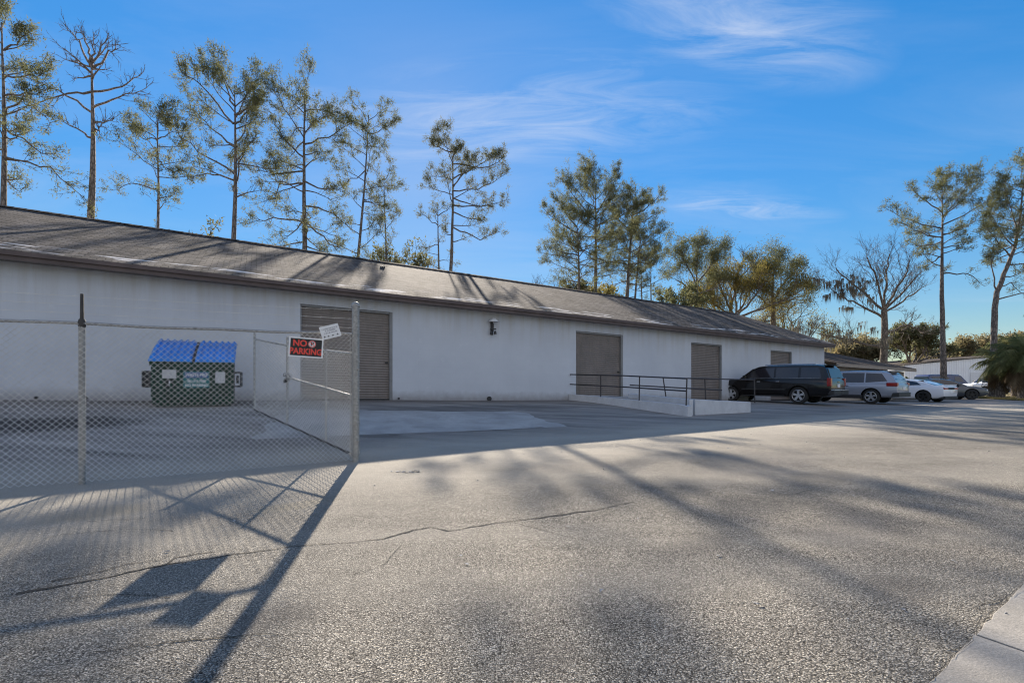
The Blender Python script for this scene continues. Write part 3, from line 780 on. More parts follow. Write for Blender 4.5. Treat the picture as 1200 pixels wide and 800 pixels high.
# ------------------------------------------------------------------ signs on the fence
def sign_root(name, px, py, roll, off=0.06):
    k = None
    tx = (px - 600) / F
    k = (tx * A.y - A.x) / (FD.x - tx * FD.y)
    p = A + FD * k + FN * off
    z = (H - py) / F * (A + FD * k).y + EYE
    X = Vector((-FD.x, -FD.y, 0)); Z = Vector((FN.x, FN.y, 0)); Yv = Vector((0, 0, 1))
    m = Matrix((X, Yv, Z)).transposed() @ Matrix.Rotation(roll, 3, 'Z')
    return empty(name, (p.x, p.y, z), m.to_euler())
def plate(mb, x0, x1, y0, y1, z0, z1, mi=0): mb.box(x0, x1, y0, y1, z0, z1, mi)
T = Matrix.Translation
sg = sign_root('no_parking_sign', 358.5, 407.5, R(-3)); tag(sg, 'black no parking sign with red letters wired to the fence', 'sign')
W_, H_ = 0.232, 0.146
b = MB(); plate(b, -W_ + .02, W_ - .02, -H_ + .02, H_ - .02, -0.004, 0.002); b.build('panel', M['sign_black'], sg)
b = MB()
for r in ((-W_, W_, H_ - .021, H_), (-W_, W_, -H_, -H_ + .021), (-W_, -W_ + .021, -H_ + .0215, H_ - .0215), (W_ - .021, W_, -H_ + .0215, H_ - .0215)): plate(b, *r, -0.005, 0.005)
b.build('border', M['white'], sg, bevel=0.002)
text('NO', 0.125, M['sign_red'], sg, T((-0.085, 0.055, 0.003)), sx=0.95, bold=0.004)
text('PARKING', 0.122, M['sign_red'], sg, T((0, -0.062, 0.003)), sx=0.86, bold=0.004)
b = MB(); b.lathe([(0.001, 0.002), (0.052, 0.002), (0.052, 0.004), (0.001, 0.004)], (0.078, 0.057, 0), 'z', 28); b.build('emblem_disc', M['white'], sg)
text('P', 0.085, M['sign_black'], sg, T((0.078, 0.055, 0.0055)), bold=0.002)
b = MB(); b.lathe([(0.041, 0.0055), (0.050, 0.0055), (0.050, 0.0068), (0.041, 0.0068)], (0.078, 0.057, 0), 'z', 28)
b.hexa([(0.044, 0.086, .0072), (0.050, 0.092, .0072), (0.112, 0.030, .0072), (0.106, 0.024, .0072)], [(0.044, 0.086, .0078), (0.050, 0.092, .0078), (0.112, 0.030, .0078), (0.106, 0.024, .0078)])
b.build('prohibition_ring', M['sign_red'], sg)
sp = sign_root('notice_sign', 386.5, 389, R(17), 0.075); tag(sp, 'tilted white notice panel tied on top of the fence rail', 'sign')
W_, H_ = 0.138, 0.098
b = MB(); plate(b, -W_, W_, -H_, H_, -0.003, 0.003); b.build('panel', M['white'], sp, bevel=0.001)
b = MB(); rr = random.Random(8)
for (yy, xx, h_) in ((0.05, 0.11, .007), (0.022, 0.07, .008), (-0.012, 0.09, .008)):
    x = -xx
    while x < xx:
        l_ = rr.uniform(0.006, 0.018); plate(b, x, x + l_, yy - h_, yy + h_, 0.0035, 0.0042); x += l_ + rr.choice((0.004, 0.012))
b.build('faded_text', M['ink'], sp)
for x in (-0.1, -0.045, 0.02, 0.088):
    b = MB(); b.hexa([(x - .014, -.07, .0035), (x + .014, -.07, .0035), (x + .006, -.048, .0035), (x - .004, -.048, .0035)], [(x - .014, -.07, .0045), (x + .014, -.07, .0045), (x + .006, -.048, .0045), (x - .004, -.048, .0045)]); b.build('tie_hole', M['sign_black'], sp)

# ------------------------------------------------------------------ dumpster
DT = 2.2
ds0, ds1 = s_of(175, DT), s_of(275, DT)
dw = ds1 - ds0
dc = world((ds0 + ds1) / 2, DT); dzb = gz(dc.x, dc.y)
dump = empty('dumpster', (dc.x, dc.y, dzb), (0, 0, WALL_ANG)); tag(dump, 'dark green steel dumpster with ribbed blue lids behind the fence', 'dumpster')
hw_, dp, fh, bh = dw / 2, 1.15, 1.13, 1.66
b = MB()
pr = [(0.06, 0.10), (0.0, 0.35), (0.0, fh), (dp, bh - .05), (dp, 0.10)]
a = [(-hw_ + .04, y, z) for y, z in pr]; c = [(hw_ - .04, y, z) for y, z in pr]
b.add(a + c, [(0, 1, 2, 3, 4), (9, 8, 7, 6, 5)] + [(k, (k + 1) % 5, 5 + (k + 1) % 5, 5 + k) for k in range(5)])
b.box(-hw_, hw_, -0.05, 0.002, fh - .11, fh)                      # top lip
b.box(-hw_ + .03, hw_ - .03, -0.035, 0.004, 0.28, 0.36)
for x in (-hw_ + .03, hw_ - .09): b.box(x, x + .06, -0.03, 0.0, 0.37, fh - .12)
for x in (-.45, .45): b.box(x - .03, x + .03, -0.028, 0.0, 0.37, 0.60)
b.box(-hw_ + .1, hw_ - .1, 0.1, dp - .05, 0.04, 0.11)
b.build('body', M['green'], dump, bevel=0.012)
for sgn in (-1, 1):
    b = MB(); x0, x1 = sorted((sgn * (hw_ - .035), sgn * (hw_ + .13)))
    b.box(x0, x1, 0.02, dp - .1, 0.86, 0.90); b.box(x0, x1, 0.02, dp - .1, 0.50, 0.54); b.box(sgn * (hw_ + .13) - .02, sgn * (hw_ + .13) + .02, 0.02, dp - .1, 0.505, 0.895)
    b.box(min(sgn * (hw_ + .03), sgn * (hw_ + .09)), max(sgn * (hw_ + .03), sgn * (hw_ + .09)), 0.025, 0.03, 0.6, 0.8)
    b.build('fork_pocket', M['black'], dump, bevel=0.008)
for sgn in (-1, 1):
    b = MB(); x0, x1 = (-hw_ - .01, -0.035) if sgn < 0 else (0.035, hw_ + .01)
    nr = 44; vs, fs = [], []
    for j, (v, arch) in enumerate(((0, 0), (.04, .02), (.35, .05), (.7, .05), (.97, .02), (1, 0.0))):
        for i in range(nr + 1):
            u = i / nr; ph_ = (u * 6.0) % 1.0
            rib = 0.05 * max(0, min(1, 2.2 - abs(ph_ - .5) * 7)) * (1 if .03 < v < .98 else 0)
            edge_ = -0.02 if i in (0, nr) else 0
            y = -0.09 + (dp + .12) * v; z = fh + .03 + (bh - fh + .02) * v + arch + rib + edge_
            vs.append((x0 + (x1 - x0) * u, y, z))
    nn_ = len(vs); W1 = nr + 1
    for j in range(5):
        for i in range(nr): fs.append((j * W1 + i, j * W1 + i + 1, (j + 1) * W1 + i + 1, (j + 1) * W1 + i))
    vs += [(x, y, z - 0.035) for x, y, z in vs[:nn_]]
    rim = [i for i in range(W1)] + [j * W1 + nr for j in range(1, 6)] + [5 * W1 + i for i in range(nr - 1, -1, -1)] + [j * W1 for j in range(4, 0, -1)]
    fs += [(a_, b2, b2 + nn_, a_ + nn_) for a_, b2 in zip(rim, rim[1:] + rim[:1])]
    b.add(vs, fs); b.build('lid', M['blue'], dump, 50)
b = MB(); b.tube([(-hw_ - .02, dp + .05, bh + .02), (hw_ + .02, dp + .05, bh + .02)], 0.02, 8); b.box(-.03, .03, -0.06, dp, fh - .02, fh + .0); 
b.hexa([(-.03, -.06, fh), (.03, -.06, fh), (.03, dp, bh), (-.03, dp, bh)], [(-.03, -.06, fh + .05), (.03, -.06, fh + .05), (.03, dp, bh + .05), (-.03, dp, bh + .05)])
b.build('lid_hinge', M['black'], dump)
def decal(x0, x1, z0, z1, mat, name, y=-0.006): 
    b = MB(); b.box(x0, x1, y, y + .003, z0, z1); return b.build(name, mat, dump)
ux = dw / 100.0     # photo pixels to metres across the front
def dx(px): return -hw_ + (px - 175) * ux
def dz(py): return fh - (py - 427.5) * (fh - .02) / 53
# sits just proud of the front plate
bd = decal(dx(213), dx(244), dz(458), dz(438.5), M['teal'], 'name_decal')
d2 = MB(); d2.box(dx(214.5), dx(242.5), -.0085, -.0065, dz(446.5), dz(439.5)); q = d2.build('name_band', M['decal_blue'], bd)
RX = Matrix.Rotation(R(90), 4, 'X')
def dtext(s_, px, py, size, sx=1.0): text(s_, size, M['white'], bd, T((dx(px), -0.0095, dz(py))) @ RX, sx=sx, bold=0.002)
dtext('WASTE PRO', 228.5, 443, 0.115, 0.72); dtext('386-362-7030', 228.5, 450.3, 0.085, 0.8); dtext('NO PARKING', 228.5, 455.2, 0.085, 0.9)
s1_ = decal(dx(189), dx(205), dz(447), dz(437), M['sticker'], 'sticker'); decal(dx(251), dx(263), dz(452.5), dz(439), M['sticker'], 'sticker')
cb = decal(dx(192.5), dx(202), dz(457.5), dz(448), M['sign_black'], 'number_decal'); text('1', 0.15, M['white'], cb, T((dx(197.3), -0.0075, dz(453))) @ RX, bold=.006)

# ------------------------------------------------------------------ loading ramp and its rails
ra = world(s_of(665), 0.02); rb = ghit(806, 488); rc = ghit(889, 484)
s_b, t_b = st(rb.x, rb.y); s_c, t_c = st(rc.x, rc.y); s_a = s_of(666)
t_c = t_b - 0.35
rmp = empty('loading_ramp', world(s_a, 0.05, gz(*world(s_a, 0.05).xy))); tag(rmp, 'low pale concrete loading ramp in front of the second roll-up door', 'ramp')
ro = rmp.location
def wz(s_, t_, h): 
    p = world(s_, t_); return Vector((p.x, p.y, gz(p.x, p.y) + h))
def at_st(s_, t_, z): 
    p = world(s_, t_); return Vector((p.x, p.y, z))
zA = EYE + (H - 461.5) / F * world(s_a, 0).y
zB = EYE + (H - 474.5) / F * rb.y
zB2 = EYE + (H - 468.5) / F * rb.y
zC = EYE + (H - 471) / F * world(s_c, t_c).y
def low(p): return Vector((p.x, p.y, gz(p.x, p.y) - 0.15))
b = MB(org=ro)      # kerb wall running out from the building, chipped at its outer end
nk = 14
jag = [0, .02, -.015, .01, .03, 0]
for k in range(nk):
    t0_, t1_ = 0.02 + (t_b - .02) * k / nk, 0.02 + (t_b - .02) * (k + 1) / nk
    f0, f1 = k / nk, (k + 1) / nk
    e = 0.0 if k < nk - 1 else 0.05
    p = [at_st(s_a + (s_b - s_a) * f0, t0_, zA + (zB - zA) * f0), at_st(s_a + (s_b - s_a) * f1, t1_, zA + (zB - zA) * f1 - e)]
    p += [at_st(s_a + (s_b - s_a) * f1 + .2, t1_, zA + (zB - zA) * f1 - e * .4), at_st(s_a + (s_b - s_a) * f0 + .2, t0_, zA + (zB - zA) * f0)]
    b.hexa([low(q) for q in p], p)
b.build('kerb_wall', M['ramp'], rmp)
b = MB(org=ro)      # front wall and raised slab
p = [at_st(s_b + .62, t_b - .22, zB2), at_st(s_c, t_c, zC), at_st(s_c, t_c - .2, zC + .01), at_st(s_b + .62, t_b - .42, zB2 + .01)]
b.hexa([low(q) for q in p], p)
b.build('front_wall', M['ramp'], rmp, bevel=0.015)
b = MB(org=ro)
p = [at_st(s_b + .66, t_b - .422, zB2 - .05), at_st(s_c, t_c - .202, zC - .05), at_st(s_c, 2.2, zC + .02), at_st(s_a + .9, 0.3, zA - .05), at_st(s_a + .3, 1.2, zA - .07)]
q = [low(v) for v in p]
b.add(q + p, [(4, 3, 2, 1, 0), (5, 6, 7, 8, 9)] + [(k, (k + 1) % 5, 5 + (k + 1) % 5, 5 + k) for k in range(5)])
b.build('slab', M['slab'], rmp)
# back curb seen over the kerb wall
b = MB(org=ro); e0 = at(736, 461, 17.4); e1 = at(808, 468, 14.9)
v = Vector((e1.x - e0.x, e1.y - e0.y, 0)).normalized(); nn_ = Vector((-v.y, v.x, 0)) * .18
p = [e0, e1, e1 + nn_, e0 + nn_]; b.hexa([low(q) for q in p], p); b.build('inner_curb', M['ramp'], rmp, bevel=.012)
def railing(name, label, pts_top, pts_mid, posts, r=0.024):
    o = empty(name, Vector(posts[0][0])); tag(o, label, 'handrail', 'pipe handrails on the loading ramp')
    for nm, pl in (('top_rail', pts_top), ('middle_rail', pts_mid)):
        b = MB(org=o.location); b.tube(pl, r, 8); b.build(nm, M['rail'], o, True)
    for (p0, p1) in posts:
        b = MB(org=o.location); b.tube([p0, p1], r * .95, 8); b.build('post', M['rail'], o, True)
    return o
def kl(px, py):     # a point of the kerb wall's line
    f0, f1 = 0.0, 1.0
    a2, b2 = world(s_a + .1, 0.02), world(s_b + .1, t_b)
    kx = (px - 600) / F
    u = (kx * a2.y - a2.x) / ((b2.x - a2.x) - kx * (b2.y - a2.y))
    p = a2.lerp(b2, u); return at(px, py, p.y)
railing('ramp_handrail', 'dark two-bar pipe handrail along the ramp kerb by the second door', [kl(667, 438.6), kl(730, 440), kl(805, 443.5)], [kl(667, 450), kl(735, 453.5), kl(804, 458)],
        [(kl(804, 478), kl(805, 443)), (kl(749, 470), kl(749.5, 441)), (kl(704, 465), kl(704, 439.5))])
def fl(px, py):     # a line from the kerb wall's middle to the front wall's end
    a2, b2 = at(737, 460, 17.2), at_st(s_c - .1, t_c - .1, 0)
    kx = (px - 600) / F
    u = (kx * a2.y - a2.x) / ((b2.x - a2.x) - kx * (b2.y - a2.y))
    p = a2.lerp(b2, u); return at(px, py, p.y)
railing('ramp_handrail', 'dark bent pipe handrail ending beside the black parked vehicle', [fl(737, 440.5), fl(800, 443), fl(885, 445)], [fl(738, 451), fl(800, 454.5), fl(846, 457)],
        [(fl(884.5, 472), fl(884, 445)), (fl(827, 468), fl(826, 444)), (fl(781, 469), fl(777, 442))])

# ------------------------------------------------------------------ cars
def bool_cut(o, cutters):
    for c in cutters:
        md = o.modifiers.new('cut', 'BOOLEAN'); md.operation = 'DIFFERENCE'; md.object = c; md.solver = 'EXACT'
    bpy.context.view_layer.update()
    dg = bpy.context.evaluated_depsgraph_get()
    me = bpy.data.meshes.new_from_object(o.evaluated_get(dg))
    o.modifiers.clear(); old = o.data; o.data = me; me.name = old.name
    bpy.data.meshes.remove(old)
    for c in cutters:
        d = c.data; bpy.data.objects.remove(c); bpy.data.meshes.remove(d)

def car(name, label, cat, p, loc, ang):
    root = empty(name, (0, 0, 0)); tag(root, label, cat, 'vehicles parked at the far end of the lot')
    paint = M[p['paint']]; wr = p['wr']; W = p['W']
    b = MB(); rings = []
    for (x, zb, zt, wd) in p['st']:
        h = zt - zb; k = wd * W
        half = [(.0, zb), (.78 * k, zb), (.93 * k, zb + .05), (.985 * k, zb + .16 * h), (k, zb + .45 * h), (.99 * k, zb + .70 * h), (.965 * k, zb + .9 * h), (.92 * k, zt - .01), (.8 * k, zt + .008), (0, zt + .03)]
        rings.append([(x, y, z) for y, z in half] + [(x, -y, z) for y, z in half[-2:0:-1]])
    n = len(rings[0]); vs = [q for r in rings for q in r]; fs = []
    for i in range(len(rings) - 1):
        for k in range(n): fs.append((i * n + k, i * n + (k + 1) % n, (i + 1) * n + (k + 1) % n, (i + 1) * n + k))
    fs += [tuple(range(n))[::-1], tuple((len(rings) - 1) * n + k for k in range(n))]
    b.add(vs, fs)
    body = b.build('body', [paint, M['plastic']], root)
    cut = []
    for ax in p['ax']:
        for sgn in (-1, 1):
            c = MB(); ra_ = wr * 1.17
            c.lathe([(0.0005, sgn * (W - .30)), (ra_, sgn * (W - .30)), (ra_, sgn * (W + .2)), (0.0005, sgn * (W + .2))], (ax, 0, wr + .02), 'y', 36)
            co = c.build('cut', M['plastic'])
            bm = bmesh.new(); bm.from_mesh(co.data); bmesh.ops.remove_doubles(bm, verts=bm.verts, dist=.002); bmesh.ops.recalc_face_normals(bm, faces=bm.faces); bm.to_mesh(co.data); bm.free()
            cut.append(co)
    bool_cut(body, cut)
    me = body.data
    if len(me.materials) < 2:
        me.materials.append(M['plastic'])
    for f in me.polygons:
        c = f.center; f.use_smooth = True
        for ax in p['ax']:
            if math.hypot(c.x - ax, c.z - wr - .02) < wr * 1.17 + .012 and abs(c.y) < W - .015 and abs(f.normal.y) < .95 or (math.hypot(c.x - ax, c.z - wr) < wr * 1.1 and abs(abs(c.y) - (W - .3)) < .02): f.material_index = 1
    me.set_sharp_from_angle(angle=R(38))
    # cabin
    zb_ = p['belt']; wb = p['wb']; tum = p['tum']
    def ws(z): return wb - tum * (z - zb_)
    b = MB(); rings = []
    pf = p['roof']
    for (x, z) in pf:
        zz = max(z, zb_ + .004); e = min(.05, (zz - zb_) * .5)
        half = [(ws(zb_), zb_ - .03), (ws(zz - e), zz - e), (ws(zz) - .05, zz - e * .25), (ws(zz) - .22, zz + .004), (0, zz + .02)]
        rings.append([(x, y, z2) for y, z2 in half] + [(x, -y, z2) for y, z2 in half[-2::-1]])
    n = len(rings[0]); vs = [q for r in rings for q in r]; fs = []
    for i in range(len(rings) - 1):
        for k in range(n - 1): fs.append((i * n + k, i * n + k + 1, (i + 1) * n + k + 1, (i + 1) * n + k))
        fs.append((i * n + n - 1, i * n, (i + 1) * n, (i + 1) * n + n - 1))
    fs += [tuple(range(n)), tuple((len(rings) - 1) * n + k for k in range(n))]
    b.add(vs, fs); b.build('cabin', paint, root, 30)
    for poly in p['win']:
        for sgn in (-1, 1):
            b = MB(); n = len(poly)
            o = [(x, sgn * (ws(z) + .010), z) for x, z in poly]; i_ = [(x, sgn * (ws(z) - .02), z) for x, z in poly]
            b.add(o + i_, [tuple(range(n)), tuple(range(2 * n - 1, n - 1, -1))] + [(k, (k + 1) % n, n + (k + 1) % n, n + k) for k in range(n)])
            b.build('side_window', M['glass'], root)
    for nm, (i0, i1), ins in (('rear_window', p['rg'], .13), ('windshield', p['fg'], .1)):
        (xa, za), (xb, zb2) = pf[i0], pf[i1]
        d = Vector((xb - xa, 0, zb2 - za)).normalized(); nrm = Vector((-d.z, 0, d.x))
        if nrm.z < 0: nrm = -nrm
        b = MB(); lo_, hi_ = .06, .95
        if p.get('rlo') and nm == 'rear_window': lo_, hi_ = p['rlo']
        qa = Vector((xa, 0, za)) + (Vector((xb, 0, zb2)) - Vector((xa, 0, za))) * lo_; qb = Vector((xa, 0, za)) + (Vector((xb, 0, zb2)) - Vector((xa, 0, za))) * hi_
        up = nrm * .028
        o = []
        for q in (qa, qb):
            y = ws(max(q.z, zb_)) - ins; o += [q + up + Vector((0, -y, 0)), q + up + Vector((0, y, 0))]
        o = [o[0], o[1], o[3], o[2]]
        b.hexa([v - nrm * .06 for v in o], o); b.build(nm, M['glass'], root)
    # wheels
    for ax in p['ax']:
        for sgn in (-1, 1):
            we = bpy.data.objects.new('wheel', None); C.objects.link(we); we.parent = root; we.location = (ax, sgn * (W - .13), wr)
            b = MB(); hw2 = .115
            b.lathe([(wr * .66, -hw2), (wr * .93, -hw2), (wr, -hw2 * .7), (wr, hw2 * .7), (wr * .93, hw2), (wr * .66, hw2), (wr * .62, hw2 * .5), (wr * .62, -hw2 * .5), (wr * .66, -hw2)], (0, 0, 0), 'y', 32)
            b.build('tyre', M['tyre'], we, True)
            b = MB(); yo = sgn * hw2 * .72
            b.lathe([(wr * .67, sgn * hw2 * .98), (wr * .60, sgn * hw2 * .9), (wr * .58, sgn * .0), (.001, sgn * .0)], (0, 0, 0), 'y', 28, 1)
            b.lathe([(.001, yo + sgn * .012), (wr * .17, yo + sgn * .01), (wr * .19, yo - sgn * .03)], (0, 0, 0), 'y', 14)
            b.lathe([(wr * .685, sgn * hw2), (wr * .66, sgn * (hw2 + .004)), (wr * .60, sgn * hw2 * .8)], (0, 0, 0), 'y', 28)
            ns = p.get('spokes', 5)
            for k in range(ns):
                a = 2 * math.pi * k / ns + .3; ca, sa = math.cos(a), math.sin(a)
                def q(r, t_, y): return (r * ca - t_ * sa, y, r * sa + t_ * ca)
                w0, w1 = wr * .10, wr * .15
                b.hexa([q(wr * .1, -w0, yo - sgn * .02), q(wr * .1, w0, yo - sgn * .02), q(wr * .63, w1, yo - sgn * .02), q(wr * .63, -w1, yo - sgn * .02)],
                       [q(wr * .1, -w0, yo + sgn * .006), q(wr * .1, w0, yo + sgn * .006), q(wr * .63, w1, yo + sgn * .012), q(wr * .63, -w1, yo + sgn * .012)])
            b.build('rim', [M[p.get('rim', 'alloy')], M['darkrim']], we, 30)
    # lamps, plate, mirrors, trim (each box: x0 x1 y0 y1 z0 z1; mirrored when asked)
    for (nm, mat, box, mir) in p['bits']:
        for sgn in ((-1, 1) if mir else (1,)):
            b = MB(); x0, x1, y0, y1, z0, z1 = box
            ya, yb = sorted((sgn * y0, sgn * y1)); b.box(x0, x1, ya, yb, z0, z1); b.build(nm, M[mat], root, bevel=min(.02, (x1 - x0) * .3, (yb - ya) * .3, (z1 - z0) * .3))
    root.location = loc; root.rotation_euler = (0, 0, ang)
    return root

suv = dict(paint='c_black', W=1.0, wr=.405, ax=(-1.46, 1.84), belt=1.2, wb=.955, tum=.24,
    st=[(-2.82, .56, 1.08, .9), (-2.77, .44, 1.18, .96), (-2.5, .38, 1.22, .99), (-1.9, .36, 1.23, 1), (-.8, .34, 1.23, 1), (.4, .34, 1.22, 1), (1.1, .34, 1.21, 1), (1.5, .35, 1.2, .995), (2.2, .36, 1.16, .985), (2.55, .38, 1.11, .96), (2.74, .42, 1.03, .9), (2.82, .5, .9, .84)],
    roof=[(-2.77, 1.2), (-2.60, 1.70), (-2.48, 1.83), (-2.2, 1.88), (-1.2, 1.905), (0, 1.90), (.45, 1.86), (.72, 1.76), (1.42, 1.2)], rg=(0, 1), fg=(7, 8),
    win=[[(-2.42, 1.27), (-2.36, 1.6), (-2.26, 1.74), (-1.55, 1.76), (-1.55, 1.27)], [(-1.45, 1.27), (-1.45, 1.76), (-.42, 1.77), (-.42, 1.27)], [(-.34, 1.27), (-.34, 1.77), (.42, 1.75), (.62, 1.68), (1.12, 1.27)]],
    bits=[('taillight', 'tail', (-2.83, -2.66, .80, .985, .86, 1.24), True), ('rear_bumper', 'plastic', (-2.95, -2.7, .0, .95, .46, .66), True), ('step_pad', 'chrome', (-2.96, -2.72, .0, .9, .663, .69), True),
          ('licence_plate', 'white', (-2.845, -2.825, -.16, .16, .80, .96), False), ('tailgate_badge', 'gold', (-2.85, -2.80, -.09, .09, 1.03, 1.07), False), ('headlight', 'lens', (2.66, 2.8, .55, .85, .78, .98), True),
          ('mirror', 'c_black', (.95, 1.12, .97, 1.17, 1.2, 1.4), True), ('roof_rail', 'chrome', (-2.1, .2, .62, .66, 1.905, 1.95), True), ('door_handle', 'chrome', (-.62, -.46, 1.0, 1.015, 1.06, 1.1), True),
          ('running_board', 'plastic', (-.85, 1.2, .9, 1.06, .34, .40), True), ('side_moulding', 'plastic', (-.9, 1.25, .995, 1.012, .66, .73), True), ('grille', 'chrome', (2.78, 2.84, -.5, .5, .66, .92), False), ('spoiler', 'plastic', (-2.66, -2.42, -.6, .6, 1.86, 1.885), False), ('belt_moulding', 'chrome', (-2.4, 1.1, .956, .968, 1.235, 1.25), True), ('door_handle', 'chrome', (.30, .46, 1.0, 1.015, 1.06, 1.1), True), ('wiper', 'plastic', (-2.80, -2.76, -.35, .02, 1.26, 1.28), False)])
cross = dict(paint='c_silver', W=.98, wr=.38, ax=(-1.34, 1.48), belt=1.08, wb=.94, tum=.26, spokes=5,
    st=[(-2.47, .56, .98, .88), (-2.42, .42, 1.06, .95), (-2.1, .34, 1.1, .985), (-1.3, .3, 1.11, 1), (0, .28, 1.09, 1), (1.0, .28, 1.07, 1), (1.7, .3, 1.03, .98), (2.2, .34, .95, .94), (2.42, .42, .84, .86), (2.47, .5, .74, .8)],
    roof=[(-2.42, 1.08), (-2.24, 1.45), (-2.08, 1.64), (-1.75, 1.72), (-.6, 1.77), (.3, 1.74), (.7, 1.63), (1.5, 1.07)], rg=(0, 2), rlo=(.3, .92), fg=(6, 7),
    win=[[(-2.02, 1.20), (-1.78, 1.58), (-1.1, 1.63), (-1.1, 1.13)], [(-1.03, 1.13), (-1.03, 1.635), (-.02, 1.65), (-.02, 1.13)], [(.05, 1.13), (.05, 1.65), (.5, 1.6), (1.18, 1.13)]],
    bits=[('taillight', 'tail', (-2.46, -2.0, .76, .985, .93, 1.11), True), ('rear_bumper', 'plastic', (-2.52, -2.2, .0, .94, .38, .60), True), ('licence_plate', 'white', (-2.5, -2.47, -.16, .16, .74, .9), False), ('headlight', 'lens', (2.2, 2.42, .6, .88, .7, .85), True),
          ('mirror', 'c_silver', (.92, 1.08, .96, 1.14, 1.1, 1.26), True), ('sill_trim', 'plastic', (-.95, 1.05, .93, .99, .27, .46), True), ('door_handle', 'chrome', (-.35, -.18, .985, 1.0, .93, .96), True), ('roof_rail', 'plastic', (-1.6, .2, .62, .66, 1.77, 1.8), True), ('spoiler', 'c_silver', (-2.32, -1.9, -.6, .6, 1.70, 1.735), False)])
sedan = dict(paint='c_white', W=.95, wr=.36, ax=(-1.5, 1.55), belt=1.0, wb=.86, tum=.38, spokes=5, rim='darkrim',
    st=[(-2.52, .5, .96, .82), (-2.47, .34, 1.03, .9), (-2.2, .25, 1.06, .96), (-1.4, .2, 1.05, 1), (0, .18, 1.0, .985), (1.0, .18, .97, .985), (1.6, .2, .95, .98), (2.2, .24, .86, .93), (2.45, .3, .74, .85), (2.52, .4, .64, .78)],
    roof=[(-2.15, 1.0), (-1.45, 1.28), (-1.0, 1.41), (-.5, 1.47), (.05, 1.475), (.5, 1.4), (1.3, .98)], rg=(0, 2), rlo=(.12, .9), fg=(5, 6),
    win=[[(-1.35, 1.1), (-1.1, 1.28), (-.6, 1.37), (-.25, 1.38), (-.25, 1.05)], [(-.18, 1.05), (-.18, 1.385), (.25, 1.36), (.98, 1.05)]],
    bits=[('taillight', 'tail', (-2.535, -2.4, .40, .84, .82, .93), True), ('tail_strip', 'plastic', (-2.53, -2.40, .0, .39, .80, .95), True), ('rear_diffuser', 'plastic', (-2.54, -2.2, .0, .8, .22, .40), True), ('licence_plate', 'white', (-2.545, -2.52, -.16, .16, .58, .72), False), ('headlight', 'lens', (2.3, 2.48, .5, .82, .62, .72), True),
          ('mirror', 'c_white', (.75, .92, .9, 1.06, 1.0, 1.13), True), ('spoiler', 'c_white', (-2.5, -2.36, -.75, .75, 1.065, 1.11), False), ('door_handle', 'c_white', (-.55, -.4, .955, .975, .86, .89), True)])
sed2 = dict(sedan); sed2.update(paint='c_grey', rim='darkrim', win=[[(-1.35, 1.1), (-1.1, 1.28), (-.6, 1.37), (-.25, 1.38), (-.25, 1.05)], [(-.18, 1.05), (-.18, 1.385), (.25, 1.36), (.98, 1.05)]],
    bits=[('taillight', 'tail', (-2.535, -2.4, .45, .84, .82, .93), True), ('headlight', 'lens', (2.28, 2.47, .5, .80, .64, .74), True), ('mirror', 'c_grey', (.75, .92, .9, 1.06, 1.0, 1.13), True), ('grille', 'plastic', (2.45, 2.53, -.5, .5, .36, .6), False), ('door_handle', 'chrome', (-.55, -.4, .955, .975, .86, .89), True), ('licence_plate', 'white', (-2.545, -2.52, -.16, .16, .58, .72), False)])
pick = dict(paint='c_white', W=.98, wr=.39, ax=(-1.75, 1.85), belt=1.16, wb=.93, tum=.25, rim='alloy',
    st=[(-2.9, .55, 1.2, .95), (-2.85, .5, 1.24, .97), (-1.75, .45, 1.22, .99), (-.6, .42, 1.2, .99), (.6, .4, 1.17, 1), (1.3, .4, 1.15, 1), (2.2, .42, 1.1, .98), (2.7, .45, 1.05, .94), (2.88, .5, .9, .86)],
    roof=[(-.75, 1.16), (-.68, 1.7), (-.5, 1.8), (.1, 1.84), (.6, 1.8), (.8, 1.72), (1.45, 1.14)], rg=(0, 1), fg=(5, 6),
    win=[[(-.55, 1.22), (-.52, 1.66), (-.02, 1.7), (-.02, 1.22)], [(.05, 1.22), (.05, 1.7), (.55, 1.68), (1.15, 1.22)]],
    bits=[('taillight', 'tail', (-2.92, -2.8, .8, .96, .8, 1.15), True), ('bed_floor', 'plastic', (-2.75, -.85, -.78, .78, 1.225, 1.262), False), ('front_bumper', 'plastic', (2.75, 2.98, -.85, .85, .45, .65), False), ('headlight', 'lens', (2.72, 2.9, .55, .85, .8, 1.0), True), ('mirror', 'plastic', (.98, 1.12, .95, 1.2, 1.18, 1.42), True), ('sill_trim', 'plastic', (-1.1, 1.3, .9, .99, .38, .5), True)])
van = dict(paint='c_navy', W=1.0, wr=.36, ax=(-1.7, 1.7), belt=1.15, wb=.97, tum=.12, rim='darkrim',
    st=[(-2.6, .5, 1.15, .95), (-2.5, .4, 1.2, .99), (-1.5, .38, 1.2, 1), (0, .38, 1.2, 1), (1.4, .38, 1.18, 1), (2.2, .4, 1.08, .95), (2.55, .45, .9, .86)],
    roof=[(-2.58, 1.15), (-2.52, 1.9), (-2.3, 2.1), (0, 2.15), (1.1, 2.1), (1.35, 2.0), (2.1, 1.12)], rg=(0, 1), fg=(5, 6),
    win=[[(.55, 1.3), (.55, 1.85), (1.15, 1.85), (1.65, 1.3)], [(-2.2, 1.3), (-2.2, 1.85), (-.2, 1.85), (-.2, 1.3)]],
    bits=[('taillight', 'tail', (-2.62, -2.5, .8, .95, .8, 1.2), True), ('headlight', 'lens', (2.35, 2.52, .55, .85, .7, .9), True)])
UA = math.atan2(N2.y, N2.x)
def put(px, Y): 
    x = (px - 600) / F * Y; return Vector((x, Y, gz(x, Y)))
